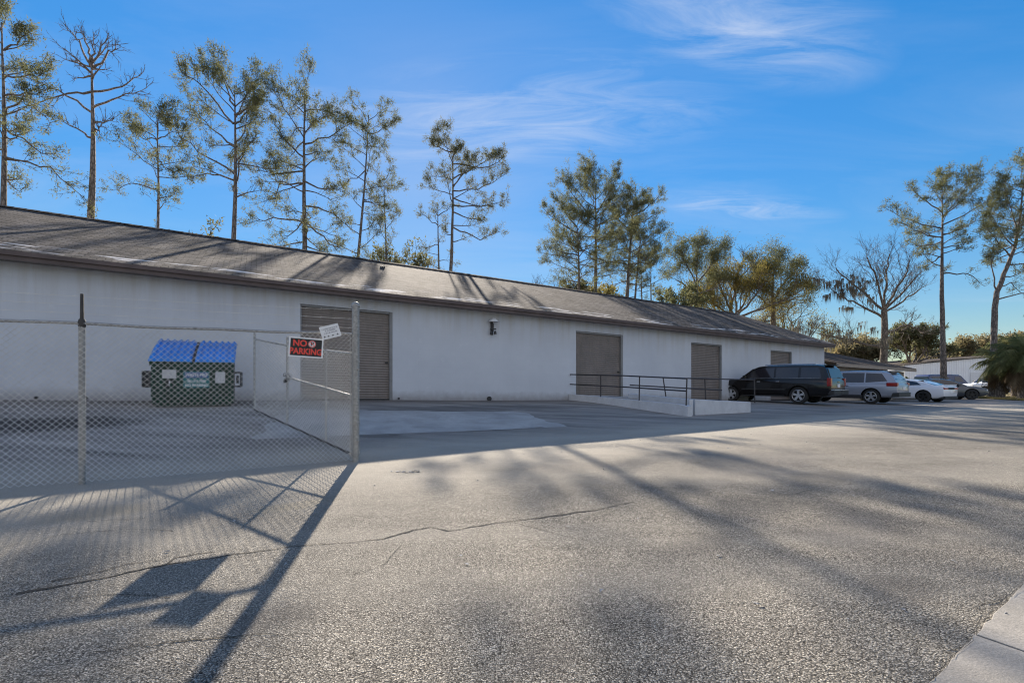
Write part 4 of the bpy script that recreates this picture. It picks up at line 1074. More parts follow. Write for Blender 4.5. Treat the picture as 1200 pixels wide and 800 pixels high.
def by_wheel(px, Y, ax, ang, side=1, W=1.0):
    """car origin so that its left/right wheel at ax stands on the column px, Y ahead"""
    q = put(px, Y); d = Vector((math.cos(ang), math.sin(ang))); l_ = Vector((-d.y, d.x)) * side * W
    x, y = q.x - d.x * ax - l_.x, q.y - d.y * ax - l_.y
    return Vector((x, y, gz(x, y)))
car('parked_suv', 'large black SUV parked nose to the wall, nearest the ramp', 'SUV', suv, by_wheel(935, 22.0, -1.46, UA + R(8)), UA + R(8))
car('parked_crossover', 'silver SUV with red tail lamps parked beside the black one', 'SUV', cross, by_wheel(1020, 24.0, -1.34, UA + R(6)), UA + R(6))
car('parked_sedan', 'white sedan with black wheels parked right of the silver SUV', 'car', sedan, by_wheel(1081, 28.6, -1.5, UA - R(4)), UA - R(4))
car('parked_sedan', 'dark grey sedan parked nose outward beside the white sedan', 'car', sed2, by_wheel(1140, 32.2, 1.55, R(-22), -1), R(-22))
car('pickup_truck', 'white pickup truck parked behind the palms at the right', 'pickup', pick, put(1166, 47), R(176))
car('parked_van', 'dark blue van parked against the white metal building', 'van', van, put(1104, 52), R(4))
print('cars done')

# ------------------------------------------------------------------ trees
class Tree:
    def __init__(self, seed):
        self.r = random.Random(seed); self.np = np.random.default_rng(seed)
        self.trunk, self.br = MB(), MB(); self.tips = []
    def wander(self, p, d, length, n, bend=Vector((0, 0, 0)), amp=.12):
        pts = [Vector(p)]; d = Vector(d).normalized()
        for k in range(n):
            d = (d + bend / n + Vector((self.r.gauss(0, amp), self.r.gauss(0, amp), self.r.gauss(0, amp * .8)))).normalized()
            pts.append(pts[-1] + d * length / n)
        return pts
    def limb(self, pts, r0, subs, sublen, tuft_step=.24, spread=1.0, start=.3, bare=False, upb=.2):
        n = len(pts)
        self.br.tube(pts, [max(.008, r0 * (1 - .85 * i / (n - 1))) for i in range(n)], 5, cap=False)
        L_ = sum((a - b_).length for a, b_ in zip(pts, pts[1:]))
        for k in range(subs):
            f = start + (1 - start) * (k + self.r.random()) / subs
            i = min(n - 2, int(f * (n - 1))); u = f * (n - 1) - i
            p = pts[i].lerp(pts[i + 1], u); d = (pts[i + 1] - pts[i]).normalized()
            side = Vector((0, 0, 1)).cross(d)
            if side.length < .1: side = Vector((1, 0, 0))
            side.normalize()
            a = self.r.uniform(0, 6.28); perp = side * math.cos(a) + d.cross(side) * math.sin(a)
            dd = d * self.r.uniform(.4, .9) + perp * spread * self.r.uniform(.5, 1) + Vector((0, 0, upb))
            ln = sublen * (1.1 - .5 * f) * self.r.uniform(.6, 1.2)
            sp_ = self.wander(p, dd, ln, 4, Vector((0, 0, .3)))
            self.br.tube(sp_, [max(.006, r0 * .3 * (1 - .2 * i2)) for i2 in range(5)], 3, cap=False)
            if bare:
                for q in range(4):
                    t_ = self.r.randint(1, 4); d3 = (sp_[t_] - sp_[t_ - 1]).normalized() + Vector((self.r.gauss(0, .6), self.r.gauss(0, .6), self.r.gauss(.2, .5)))
                    self.br.tube(self.wander(sp_[t_], d3, ln * .5, 3), [.012, .009, .006, .004], 3, cap=False)
            else:
                m = max(2, int(ln * .75 / tuft_step))
                for q in range(m):
                    g_ = .3 + .7 * (q + self.r.random()) / m; i2 = min(3, int(g_ * 4)); self.tips.append((sp_[i2].lerp(sp_[i2 + 1], g_ * 4 - i2), (sp_[i2 + 1] - sp_[i2]).normalized()))
                for q in range(2):      # a twig each side
                    t_ = self.r.randint(2, 4); d3 = (sp_[t_] - sp_[t_ - 1]).normalized() + Vector((self.r.gauss(0, .6), self.r.gauss(0, .6), self.r.gauss(.2, .4)))
                    tw = self.wander(sp_[t_], d3, ln * .4, 2); self.br.tube(tw, [.01, .008, .005], 3, cap=False)
                    for v in tw[1:]: self.tips.append((v, d3.normalized()))
        if not bare:
            for v in pts[-2:]: self.tips.append((v, (pts[-1] - pts[-2]).normalized()))
        return L_
    def crown(self, root, mat, size=.26, blades=13, width=.030, keep=1.0, jit=.1, hgrad=False):
        if not self.tips: return
        P = np.array([t[0] for t in self.tips]); Dv = np.array([t[1] for t in self.tips])
        if keep < 1 or hgrad:
            zf = (P[:, 2] - P[:, 2].min()) / max(.1, np.ptp(P[:, 2])); k = self.np.random(len(P)) < keep * ((.32 + .85 * zf) if hgrad else 1); P, Dv = P[k], Dv[k]
        n = len(P); P = np.repeat(P, blades, 0) + self.np.normal(0, jit, (n * blades, 3)); Dv = np.repeat(Dv, blades, 0)
        d = self.np.normal(0, 1, (n * blades, 3)) + Dv * .8 + np.array([0, 0, .25]); d /= np.linalg.norm(d, axis=1)[:, None]
        s = np.cross(d, self.np.normal(0, 1, d.shape)); s /= np.linalg.norm(s, axis=1)[:, None]
        ln = size * self.np.uniform(.55, 1.2, (len(d), 1)); wd = width * self.np.uniform(.7, 1.4, (len(d), 1))
        a, b_, c = P - s * wd, P + s * wd, P + d * ln
        e = P + d * ln * .55 + s * wd * .6
        co = np.stack([a, b_, c], 1).reshape(-1, 3) - np.array(root.location)
        np_mesh('crown', co, np.arange(len(co)).reshape(-1, 3), mat, root)
    def finish(self, root, bmat):
        for nm, mbx in (('trunk', self.trunk), ('branches', self.br)):
            if mbx.v:
                mbx.v = [tuple(Vector(p) - root.location) for p in mbx.v]; mbx.build(nm, bmat, root, 80)

def trunk_path(base, top, r, n=12, amp=.10):
    pts = []; ph1, ph2 = r.random() * 6, r.random() * 6
    for i in range(n + 1):
        f = i / n; p = base.lerp(top, f)
        w_ = math.sin(f * math.pi) * amp
        pts.append(p + Vector((math.sin(f * 5 + ph1) * w_ + r.gauss(0, w_ * .15), math.sin(f * 4 + ph2) * w_, 0)))
    return pts
def along(pts, z):
    for a, b_ in zip(pts, pts[1:]):
        if a.z <= z <= b_.z: return a.lerp(b_, (z - a.z) / max(1e-6, b_.z - a.z))
    return pts[-1].copy()

def pine(label, px, py_top, Y, x_top=None, r0=.22, c0=.5, Rr=2.8, n=22, limbs=(), seed=1, mat='needle', keep=1.0, size=.27, dead=False, path=None, droop=0.0, blades=13, group='pines behind the warehouse', name='pine_tree', shape=1.0, bk='pbark', subs=6):
    t = Tree(seed); r = t.r
    bx = (px - 600) / F * Y; base = Vector((bx, Y, gz(bx, Y) - .1)); top = at(x_top if x_top is not None else px, py_top + .62 * Rr * F / Y if not dead else py_top + 6, Y + r.uniform(-.6, .6))
    root = empty(name, base + Vector((0, 0, .1))); tag(root, label, 'tree', group)
    if path:
        pts = [base] + [at(a, b_, Y) for a, b_ in path]
        fine = []
        for a, b_ in zip(pts, pts[1:]):
            for k in range(4): fine.append(a.lerp(b_, k / 4) + Vector((r.gauss(0, .03), r.gauss(0, .05), 0)))
        pts = fine + [pts[-1]]
    else: pts = trunk_path(base, top, r)
    m = len(pts)
    t.trunk.tube(pts, [max(.025, r0 * (1 - .88 * (i / (m - 1)) ** 1.15) * (1.35 if i == 0 else 1)) for i in range(m)], 9)
    zb_, zt_ = base.z, pts[-1].z; hh = zt_ - zb_
    n = n if dead else int(n * 1.25)
    ctop = 1.0
    for i in range(n):
        g_ = (i + r.random() * .8) / n; f = c0 + (ctop - c0) * g_
        if not dead and g_ < .75 and r.random() < .25: continue
        p = along(pts, zb_ + hh * f); az = i * 2.4 + r.uniform(-.5, .5)
        prof = (.50 + .55 * math.sin(math.pi * min(1, .10 + g_ * .66)))
        ln = Rr * prof * r.uniform(.6, 1.12) * shape
        el = R(2 - droop * 25 + 44 * g_ ** 1.1 + r.uniform(-14, 14))
        d = Vector((math.cos(az) * math.cos(el), math.sin(az) * math.cos(el), math.sin(el)))
        lp_ = t.wander(p, d, ln, 6, Vector((0, 0, .18 - droop * .9)), .15)
        t.limb(lp_, r0 * .19 * (1 - .4 * g_) + .010, max(4, int(ln * 3.6 * subs / 6)) if not dead else 4, (.35 + ln * .36), bare=dead, tuft_step=.36, start=.35)
    for l_ in limbs:       # the boughs one can tell apart in the photo
        ys_, rest = l_[0], l_[1:]
        zs = (H - ys_) / F * Y + EYE; p = along(pts, zs); dep = r.uniform(-.35, .35)
        q = [p]; 
        for (x_, y_) in rest:
            e = at(x_, y_, Y); e.y += dep * abs(e.x - p.x); q.append(e)
        fine = []
        for a, b_ in zip(q, q[1:]):
            sgm = 4 if len(q) > 2 else 6
            for k in range(sgm):
                v = a.lerp(b_, k / sgm)
                arc = .10 * (b_ - a).length * math.sin(math.pi * k / sgm) if len(q) == 2 else 0
                fine.append(v + Vector((r.gauss(0, .05), r.gauss(0, .05), r.gauss(0, .05) - arc * .6)))
        fine.append(q[-1])
        t.limb(fine, r0 * .27 if not dead else r0 * .23, max(8, int((q[-1] - p).length * 3.2)) if not dead else 10, max(.7, (q[-1] - p).length * .26), start=.42, bare=dead, tuft_step=.30)
    for k in range(5): t.tips.append((pts[-1] + Vector((r.gauss(0, .15), r.gauss(0, .15), r.uniform(-.2, .25))), Vector((0, 0, 1))))
    t.finish(root, M[bk])
    if not dead: t.crown(root, M[mat], size=size * .8, keep=keep, blades=int(blades * 1.1), width=.017, jit=.11, hgrad=True)
    return root

pine('tall pine at the left edge with long drooping boughs', 3, -6, 23.5, 2, .21, .56, 2.3, 16, [(184, (50, 192), (91, 234)), (91, (50, 73)), (60, (32, 34)), (135, (40, 118), (78, 158)), (163, (36, 158)), (110, (52, 100)), (150, (60, 180))], 11, size=.25)
pine('bare dead pine snag with broken stubs over the left roof', 106, 62, 25, 107, .29, .93, 1.6, 7, [(127, (140, 114), (174, 104)), (108, (140, 98), (163, 80)), (131, (70, 108), (34, 93)), (108, (75, 112), (12, 136)), (143, (128, 135)), (153, (126, 151)), (162, (79, 142)),
     (80, (88, 44), (66, 22)), (76, (98, 45), (90, 30)), (78, (110, 40)), (76, (122, 40)), (80, (128, 62), (143, 55)), (86, (82, 62))], 12, dead=True, bk='dbark', name='dead_pine')
pine('slender pine with sparse crown, right of the dead snag', 182, 112, 27, 184, .15, .55, 1.9, 18, [(222, (150, 214), (128, 222)), (166, (160, 158), (144, 142)), (190, (205, 200)), (236, (208, 226)), (165, (215, 150))], 13, mat='needle', size=.24, keep=.9)
pine('broad pine with V-shaped boughs above the left roof slope', 272, 72, 28, 275, .23, .64, 2.9, 20, [(206, (240, 184), (209, 152)), (214, (245, 204), (229, 211)), (175, (236, 140), (205, 110)), (233, (280, 190), (289, 152)), (190, (298, 155)), (150, (240, 105), (222, 92)), (150, (305, 110)), (140, (317, 118)), (130, (255, 80))], 14)
pine('dense pine with many drooping boughs over the first door', 355, 80, 30, 357, .25, .44, 3.2, 30, [(211, (322, 212), (314, 236)), (258, (315, 252), (281, 260)), (180, (313, 138)), (209, (404, 224)), (238, (385, 246), (406, 262)), (164, (409, 138)), (196, (300, 205)), (255, (385, 285), (400, 292))], 15, droop=.5)
pine('leaning thin pine right of the dense drooping one', 412, 112, 33, 432, .17, .42, 2.3, 24, [(160, (466, 140)), (200, (395, 215)), (235, (455, 245))], 16, mat='needle', size=.27)
pine('small pale pine beside the leaning thin one', 453, 190, 37, 450, .14, .35, 1.9, 18, [], 17, mat='needle_pale', size=.25, keep=.7)
pine('pale one-sided pine near the middle with boughs to the right', 525, 152, 36, 531, .23, .62, 2.5, 15, [(221, (557, 184)), (225, (560, 224), (595, 208)), (235, (578, 244)), (267, (563, 282), (586, 272)), (250, (570, 262)), (180, (505, 165)), (195, (575, 198), (590, 188)), (242, (596, 236)), (212, (580, 175))], 18, mat='needle_pale', size=.27, blades=16)
pine('short pale pine standing close to the one-sided pine', 513, 228, 35.2, 513, .16, .40, 1.3, 14, [(263, (490, 244)), (285, (495, 290)), (250, (532, 238))], 19, mat='needle_pale', size=.25, keep=.35)
pine('tallest umbrella pine of the group behind the second door', 696, 192, 43, 698, .3, .58, 4.4, 30, [(262, (750, 240)), (255, (660, 205)), (280, (735, 262)), (250, (725, 200))], 20, size=.34)
pine('left pine of the group, with low boughs reaching left', 679, 240, 42, 677, .26, .54, 3.5, 24, [(275, (634, 246)), (262, (650, 232)), (300, (640, 286))], 21, size=.34, mat='needle')
pine('twin-stemmed pine on the right side of the group', 728, 218, 44, 742, .3, .60, 3.6, 26, [(262, (775, 245)), (268, (712, 240)), (250, (776, 228))], 22, size=.34)
pine('second stem of the right-hand group pine', 732, 250, 45, 752, .2, .55, 2.6, 16, [], 23, size=.33)
pine('small flat-topped pine right of the group', 752, 284, 47, 751, .17, .72, 2.3, 13, [], 24, size=.32)
pine('second small flat-topped pine right of the group', 763, 290, 48, 763, .17, .74, 2.2, 13, [], 25, size=.32)
print('pines done')

def broad(label, px, py_top, Y, Rpx, r0=.3, seed=1, mat='oakleaf', bare=False, levels=5, name='oak_tree', keep=1.0, size=.3, limbs=(), group='broad trees beyond the warehouse', moss=False, bk='obark', fork=.35, blades=9, width=.07, spread=1.0, jit=.18):
    t = Tree(seed); r = t.r
    bx = (px - 600) / F * Y; base = Vector((bx, Y, gz(bx, Y) - .1)); top = at(px, py_top, Y)
    root = empty(name, base + Vector((0, 0, .1))); tag(root, label, 'tree', group)
    hh = top.z - base.z; Rm = Rpx / F * Y
    tp_ = trunk_path(base, base.lerp(top, fork), r, 5, .08)
    t.trunk.tube(tp_, [r0 * (1.25 - .4 * i / 5) for i in range(6)], 9)
    mossp = []
    def rec(p, d, ln, rad, lev):
        n = 4; pts = t.wander(p, d, ln, n, Vector((0, 0, .22)), .13)
        t.br.tube(pts, [max(.005, rad * (1 - .35 * i / n)) for i in range(n + 1)], 6 if lev < 2 else 3, cap=False)
        if moss and lev >= 1 and d.z < .45 and p.x < base.x - .6 and p.z < base.z + hh * .72: mossp.extend(pts[1:])
        if lev >= levels - 1:
            for v in pts[1:]: t.tips.append((v, (pts[-1] - pts[-2]).normalized()))
        if lev >= levels: return
        for k in range(r.choice((2, 3, 3)) if lev < levels - 1 else 3):
            f = r.uniform(.45, 1.0) if k else 1.0
            i = min(n - 1, int(f * n)); q = pts[i].lerp(pts[i + 1], f * n - i) if f < 1 else pts[-1]
            d2 = ((pts[-1] - pts[-2]).normalized() + Vector((r.gauss(0, .5), r.gauss(0, .5), r.gauss(.05, .38))) * spread).normalized()
            rec(q, d2, ln * r.uniform(.58, .82), rad * (.62 if k else .7), lev + 1)
    if limbs:
        for l_ in limbs:
            zs = (H - l_[0]) / F * Y + EYE; p = along(tp_, zs); dep = r.uniform(-.5, .5); prev = p; rad = r0 * .42
            for (x_, y_) in l_[1:]:
                e = at(x_, y_, Y); e.y += dep * abs(e.x - p.x)
                pts = [prev.lerp(e, k / 4) + Vector((r.gauss(0, .06), r.gauss(0, .06), r.gauss(0, .06))) * (1 if 0 < k < 4 else 0) for k in range(5)]
                t.br.tube(pts, [rad * (1 - .09 * k) for k in range(5)], 6, cap=False); rad *= .62
                if moss and e.x < base.x - .6 and e.z < base.z + hh * .75: mossp.extend(pts[1:])
                for k in (1, 2, 2, 3, 3, 4, 4):
                    d2 = ((pts[-1] - pts[-2]).normalized() + Vector((r.gauss(0, .5), r.gauss(0, .5), r.gauss(.35, .4)))).normalized()
                    rec(pts[k], d2, (e - prev).length * r.uniform(.35, .6), rad * .38, levels - 3)
                prev = e
    else:
        nb = 6
        for k in range(nb):
            a = k * 2.4 + r.uniform(-.4, .4); el = R(r.uniform(25, 75) if k else 85)
            d = Vector((math.cos(a) * math.cos(el), math.sin(a) * math.cos(el), math.sin(el)))
            reach = Rm * abs(math.cos(el)) + hh * (1 - fork) * math.sin(el)
            rec(tp_[-1] - Vector((0, 0, r.random() * hh * .08)), d, reach * .36, r0 * .55, 1)
    if moss and mossp:
        co, tr = [], []
        for p in mossp:
            if r.random() < .2:
                for q in range(7):
                    x0 = p + Vector((r.gauss(0, .10), r.gauss(0, .10), 0)); ln = r.uniform(.25, 1.05); w_ = r.uniform(.02, .05); a = r.random() * 3.14
                    i = len(co); co += [tuple(x0 + Vector((math.cos(a) * w_, math.sin(a) * w_, 0)) - root.location), tuple(x0 - Vector((math.cos(a) * w_, math.sin(a) * w_, 0)) - root.location), tuple(x0 + Vector((r.gauss(0, .05), r.gauss(0, .05), -ln)) - root.location)]; tr.append((i, i + 1, i + 2))
        np_mesh('hanging_moss', co, tr, M['moss'], root)
    t.finish(root, M[bk])
    if not bare: t.crown(root, M[mat], size=size, keep=keep, blades=blades, width=width, jit=jit)
    return root

broad('airy oak with rounded crown right of the small flat pines', 816, 290, 50, 34, .22, 31, 'needle', levels=5, fork=.74, limbs=[(334, (803, 312), (793, 296)), (330, (816, 308), (819, 290)), (336, (832, 314), (846, 300)), (345, (845, 335)), (342, (795, 328))], keep=.33, size=.26, blades=8, width=.028, jit=.28)
broad('thin young tree below the airy oak', 790, 315, 50, 18, .14, 32, 'needle', levels=4, fork=.4, keep=.8, size=.3, name='young_tree')
broad('wide yellow-green oak rising behind the far roof end', 862, 318, 53, 62, .34, 33, 'oakleaf', levels=5, fork=.62, limbs=[(372, (838, 356), (822, 344)), (372, (845, 342), (838, 326)), (370, (862, 344), (862, 324)), (372, (882, 346), (892, 328)), (372, (900, 358), (922, 348)), (380, (905, 375), (938, 366)), (380, (835, 372), (812, 366))], keep=.30, size=.26, blades=8, width=.030, jit=.3)
broad('leafless grey tree poking above the yellow-green oak', 856, 282, 57, 34, .25, 34, bare=True, levels=6, fork=.5, name='bare_tree')
broad('dark green tree right of the yellow-green oak', 906, 300, 55, 42, .3, 35, 'needle', levels=5, fork=.7, limbs=[(350, (893, 326), (884, 310)), (346, (906, 322), (909, 302)), (352, (922, 330), (934, 318)), (360, (930, 350), (948, 344)), (362, (888, 350), (874, 342))], keep=.30, size=.26, blades=8, width=.030, jit=.3)
broad('low olive tree against the end of the warehouse roof', 935, 345, 58, 34, .28, 36, 'oakleaf', levels=5, fork=.3, keep=.42, size=.26, blades=8, width=.035, jit=.3)
broad('big leafless oak hung with grey moss beside the annex', 1036, 272, 47, 50, .31, 37, bare=True, levels=6, fork=.52, moss=True, name='bare_oak',
      limbs=[(373, (1006, 356), (984, 346), (968, 330)), (358, (1010, 336), (988, 312)), (353, (1026, 326), (1014, 302)), (350, (1038, 324), (1041, 298)), (353, (1052, 330), (1058, 308)), (366, (1054, 354), (1070, 340)), (408, (1008, 398), (976, 388)), (360, (1056, 342), (1068, 326)), (390, (1056, 382), (1068, 392))])
pine('straight tall pine rising from behind the dark grey sedan', 1106, 203, 40, 1104, .25, .62, 3.0, 18, [(268, (1046, 238)), (279, (1040, 266)), (265, (1156, 228)), (290, (1130, 285)), (321, (1128, 322), (1143, 338)), (285, (1055, 288)), (255, (1140, 215)), (250, (1075, 215)), (300, (1085, 312)), (275, (1135, 262))], 41, size=.30, keep=.95, group='pines at the right edge', subs=7)
pine('leaning forked pine above the palms at the right edge', 1163, 176, 37, 1204, .23, .66, 3.0, 20, [(342, (1158, 312), (1162, 285)), (325, (1200, 318)), (340, (1185, 332), (1215, 350)), (300, (1150, 262)), (290, (1162, 245)), (280, (1225, 235)), (270, (1170, 215)), (350, (1195, 345), (1205, 385)), (310, (1235, 300)), (285, (1150, 300))], 42,
     path=[(1165, 380), (1168, 342), (1180, 314), (1190, 285), (1196, 250), (1200, 215)], size=.31, group='pines at the right edge', subs=8)
broad('green tree in the distance between annex and tall pine', 1068, 378, 66, 30, .3, 43, 'needle_pale', levels=5, fork=.4, keep=.75, size=.38, blades=8, name='distant_tree')
far = [(1010, 392, 30, 'yellow-brown thicket tree left of the mossy oak trunk'), (1090, 402, 26, 'low autumn tree just left of the tall straight pine'), (1118, 398, 24, 'bushy autumn tree just right of the tall straight pine'), (1142, 392, 26, 'brownish tree behind the top of the white metal building'),
       (1175, 395, 30, 'olive tree behind the palm crowns'), (1215, 385, 34, 'olive tree at the right frame edge beyond the palms'), (985, 398, 26, 'small olive tree peeping over the annex roof')]
for k, (px, pt, rp, lab) in enumerate(far):
    broad(lab, px, pt, 84 + (k * 5) % 13, rp, .28, 60 + k, 'farleaf', levels=5, fork=.22, size=.5, blades=9, width=.12, name='distant_tree', group='distant trees past the metal building', keep=.55, jit=.4)
broad('low leafy scrub tree showing over the roof right of the slender pine', 212, 240, 31, 20, .1, 71, 'needle_pale', levels=4, fork=.5, size=.25, keep=.5, name='scrub_tree', group='scrub showing over the roof')
broad('leafless scrub showing over the roof left of the pine group', 640, 308, 46, 26, .12, 72, bare=True, levels=5, fork=.55, name='scrub_tree', group='scrub showing over the roof')
broad('leafy scrub at the foot of the left group pine', 660, 312, 47, 24, .14, 73, 'needle_pale', levels=5, fork=.5, size=.3, keep=.4, name='scrub_tree', group='scrub showing over the roof')
broad('leafy scrub beneath the small pale pine', 455, 275, 40, 26, .14, 74, 'needle_pale', levels=5, fork=.45, size=.3, keep=.45, name='scrub_tree', group='scrub showing over the roof')
broad('olive scrub between the trunks of the group pines', 712, 322, 50, 26, .14, 75, 'oakleaf', levels=5, fork=.5, size=.32, keep=.5, name='scrub_tree', group='scrub showing over the roof')

# palms at the right edge
def palm(label, p, h, Rf, nf, seed, r0=.22, dead=8):
    r = random.Random(seed); root = empty('palm_tree', p); tag(root, label, 'palm', 'palms on the grass verge' if h > .8 else None)
    b = MB(); b.tube([(0, 0, -.1), (.04, 0, h * .5), (0, .04, h)], [r0 * 1.15, r0, r0 * 1.1], 12); b.build('trunk', M['pbark'], root, True)
    for nm, cnt, mat in (('crown', nf, 'palmleaf'), ('dead_fronds', dead, 'palmdead')):
        co, tr = [], []
        for k in range(cnt):
            az = r.random() * 6.28; el = R(r.uniform(-15, 85)) if nm == 'crown' else R(r.uniform(-70, -25))
            d = Vector((math.cos(az) * math.cos(el), math.sin(az) * math.cos(el), math.sin(el))); q = Vector((0, 0, h + r.uniform(-.15, .1)))
            L_ = Rf * r.uniform(.7, 1.1); n = 12; side = Vector((-math.sin(az), math.cos(az), 0))
            for i in range(n):
                q2 = q + d * L_ / n; d = (d + Vector((0, 0, -.17))).normalized(); f = i / n
                if i > 1:
                    for s_ in (-1, 1):
                        for e in range(3):
                            ll = Rf * .42 * math.sin(math.pi * min(.97, f * .75 + .22)) * r.uniform(.7, 1.1)
                            dv = (side * s_ + d * .75 + Vector((0, 0, r.uniform(-.6, .1)))).normalized(); a = q.lerp(q2, e / 3)
                            w_ = d * .03
                            j = len(co); co += [tuple(a - w_), tuple(a + w_), tuple(a + dv * ll + Vector((0, 0, -.3 * ll)))]; tr.append((j, j + 1, j + 2))
                q = q2
        if co: np_mesh(nm, co, tr, M[mat], root)
    return root
def gpos(px, Y): 
    x = (px - 600) / F * Y; return Vector((x, Y, gz(x, Y)))
palm('bushy palm with hanging brown fronds, left of the pair on the verge', gpos(1172, 35), 2.6, 2.0, 48, 1, .25, 26)
palm('thicker palm with dense dark fronds at the right frame edge', gpos(1200, 33), 3.0, 2.3, 55, 2, .32, 26)
palm('palm just outside the right frame edge', gpos(1232, 34), 2.6, 2.1, 60, 3, .28, 20)
palm('tall back palm whose crown rises behind the pair', gpos(1190, 38), 3.9, 2.2, 45, 4, .25, 16)
sp_ = palm('small fan palm shrub at the annex corner', gpos(1066, 36.5), 0.5, 1.3, 34, 6, .12, 3); sp_.name = 'palm_shrub'
sp_['category'] = 'shrub'

# loose chips and pine litter on the lot
r_ = random.Random(21); b = MB()
for k in range(260):
    x, y = r_.uniform(-7, 9), r_.uniform(2.2, 12); z = gz(x, y); s_ = r_.uniform(.004, .014)
    c = [Vector((x + r_.gauss(0, s_), y + r_.gauss(0, s_), z + r_.uniform(.002, s_ * 1.4))) for _ in range(6)]
    b.add(c, [(0, 1, 2), (0, 2, 3), (0, 3, 1), (1, 2, 4), (2, 3, 5), (3, 1, 4)])
a = ghit(482, 553)
for k in range(10):
    x, y = a.x + r_.gauss(0, .12), a.y + r_.gauss(0, .05); z = gz(x, y); s_ = .03
    c = [Vector((x + r_.gauss(0, s_), y + r_.gauss(0, s_ * .6), z + r_.uniform(.002, .02))) for _ in range(6)]
    b.add(c, [(0, 1, 2), (0, 2, 3), (0, 3, 1), (1, 2, 4), (2, 3, 5), (3, 1, 4)])
tag(b.build('pavement_debris', M['slab']), 'loose chips and crumbs scattered on the asphalt', 'debris', kind='stuff')

# ------------------------------------------------------------------ light, sky, camera
SKY_SOFT, SKY_SAT = 0.34, 1.36
SUN = Vector((-0.208, 1.0, 0.50)).normalized()
sun = bpy.data.lights.new('sun', 'SUN'); sun.energy = 4.9; sun.angle = R(0.53); sun.color = (1.0, 0.89, 0.75)
so_ = bpy.data.objects.new('sun', sun); C.objects.link(so_); so_.rotation_euler = SUN.to_track_quat('Z', 'Y').to_euler(); so_.location = (0, 0, 40)
wd = bpy.data.worlds.new('World'); bpy.context.scene.world = wd; wd.use_nodes = True
nt = wd.node_tree; bg = nt.nodes['Background']
sky = nd(nt, 'ShaderNodeTexSky', sky_type='NISHITA', sun_disc=False, sun_elevation=math.asin(SUN.z), sun_rotation=math.atan2(SUN.x, SUN.y), air_density=1.0, dust_density=0.06, ozone_density=2.5, altitude=0)
gen = nd(nt, 'ShaderNodeTexCoord').outputs['Generated']
# thin high cirrus, drawn on a flat layer far above
sx_ = nd(nt, 'ShaderNodeSeparateXYZ', {0: gen})
zc = mth(nt, 'ADD', mth(nt, 'MAXIMUM', sx_.outputs[2], 0.0), 0.12)
lay = nd(nt, 'ShaderNodeCombineXYZ', {0: mth(nt, 'DIVIDE', sx_.outputs[0], zc), 1: mth(nt, 'DIVIDE', sx_.outputs[1], zc), 2: 0.0}).outputs[0]
mp = nd(nt, 'ShaderNodeMapping', {'Vector': lay, 'Rotation': (0, 0, 0.25), 'Scale': (0.55, 1.5, 1), 'Location': (0.4, 0.15, 0)}).outputs[0]
c1 = noi(nt, mp, 1.5, 9, 0.62, 0.7); c2 = noi(nt, lay, 0.55, 3, 0.5)
cl = mth(nt, 'MULTIPLY', ramp(nt, c1, [(0.42, 0.0), (0.75, 1.0)]), ramp(nt, c2, [(0.36, 0.0), (0.6, 1.0)]))
lum = nd(nt, 'ShaderNodeRGBToBW', {0: sky.outputs[0]}).outputs[0]
soft = mth(nt, 'DIVIDE', 1.0, mth(nt, 'ADD', 1.0, mth(nt, 'MULTIPLY', lum, SKY_SOFT)))     # the camera's highlight roll-off on the bright part of the sky
skc = nd(nt, 'ShaderNodeVectorMath', {0: sky.outputs[0], 'Scale': soft}, operation='SCALE').outputs[0]
skc = nd(nt, 'ShaderNodeHueSaturation', {'Saturation': SKY_SAT, 'Value': 0.92, 'Color': skc}).outputs[0]
c3 = noi(nt, nd(nt, 'ShaderNodeMapping', {'Vector': lay, 'Rotation': (0, 0, 0.35), 'Scale': (1.1, 4.2, 1)}).outputs[0], 1.9, 10, 0.66, 0.9)
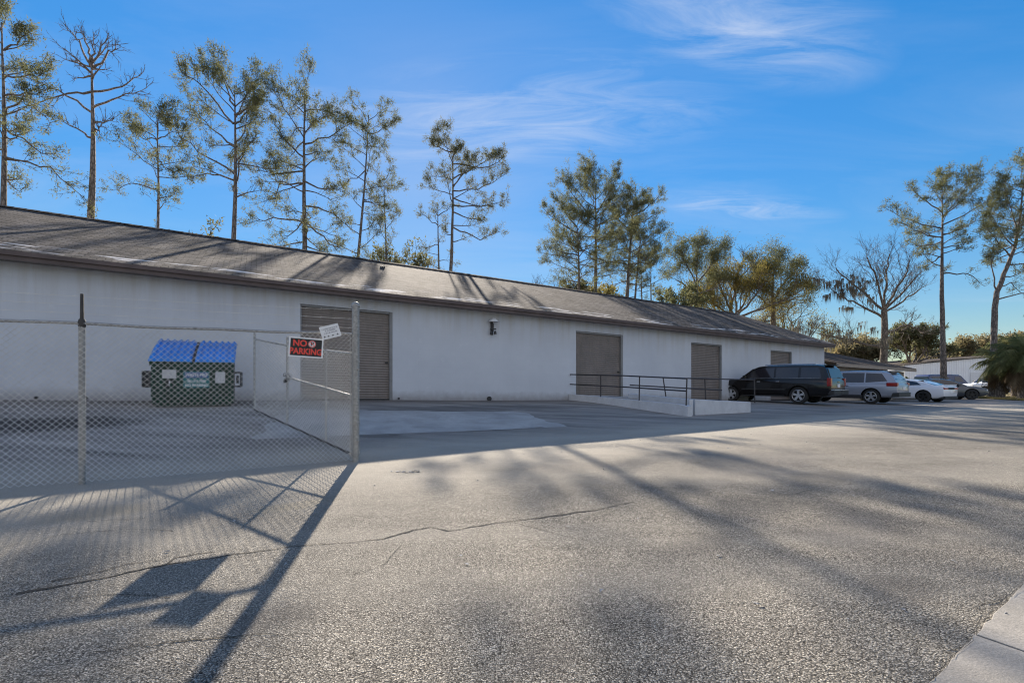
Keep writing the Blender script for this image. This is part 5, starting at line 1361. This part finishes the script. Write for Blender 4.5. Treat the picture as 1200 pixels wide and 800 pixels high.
def wisp(cx, cy, rx, ry, ang):
    w = nd(nt, 'ShaderNodeVectorMath', {0: lay, 1: (cx, cy, 0)}, operation='SUBTRACT').outputs[0]
    w = nd(nt, 'ShaderNodeMapping', {'Vector': w, 'Rotation': (0, 0, -ang)}).outputs[0]
    w = nd(nt, 'ShaderNodeVectorMath', {0: w, 1: (1 / rx, 1 / ry, 0)}, operation='MULTIPLY').outputs[0]
    return ramp(nt, nd(nt, 'ShaderNodeVectorMath', {0: w}, operation='LENGTH').outputs[1], [(0.15, 1.0), (1.0, 0.0)])
wm = mth(nt, 'MAXIMUM', mth(nt, 'MAXIMUM', wisp(0.02, 1.40, 0.75, 0.30, -0.12), wisp(0.55, 1.06, 0.46, 0.19, 0.3)), mth(nt, 'MAXIMUM', wisp(0.95, 1.9, 0.5, 0.16, 0.1), wisp(-0.55, 1.35, 0.3, 0.12, 0.2)))
cl = mth(nt, 'MAXIMUM', mth(nt, 'MULTIPLY', cl, 0.35), mth(nt, 'MULTIPLY', wm, ramp(nt, c3, [(0.36, 0.0), (0.68, 1.0)])))
skc = mixc(nt, mth(nt, 'MULTIPLY', cl, 0.62), skc, (2.1, 2.3, 2.7))
# unseen bright cloud added behind the camera as neutral fill for wall and ground
beh = mth(nt, 'MULTIPLY', ramp(nt, mth(nt, 'MULTIPLY', sx_.outputs[1], -1.0), [(0.05, 0.0), (0.45, 1.0)]), ramp(nt, sx_.outputs[2], [(0.02, 0.0), (0.12, 1.0)]))
cb = ramp(nt, noi(nt, gen, 2.6, 8, 0.6, 0.4), [(0.40, 0.0), (0.56, 1.0)])
skc = mixc(nt, mth(nt, 'MULTIPLY', beh, cb), skc, (2.75, 2.75, 3.0))
nt.links.new(skc, bg.inputs[0]); bg.inputs[1].default_value = 0.13

cam = bpy.data.cameras.new('camera'); cam.sensor_width = 36; cam.lens = F / 1200 * 36; cam.shift_y = (H - 400) / 1200; cam.clip_end = 3000; cam.clip_start = .05
co_ = bpy.data.objects.new('camera', cam); C.objects.link(co_); co_.location = (0, 0, EYE); co_.rotation_euler = (R(90), 0, 0)
sc = bpy.context.scene; sc.camera = co_
sc.view_settings.view_transform = 'Standard'; sc.view_settings.look = 'None'; sc.view_settings.exposure = 1.4; sc.view_settings.gamma = 1; sc.view_settings.use_curve_mapping = False
sc.cycles.max_bounces = 6; sc.cycles.transparent_max_bounces = 8
sc.cycles.use_denoising = True
sc.cycles.filter_width = 1.15
sc.cycles.sample_clamp_indirect = 4.0
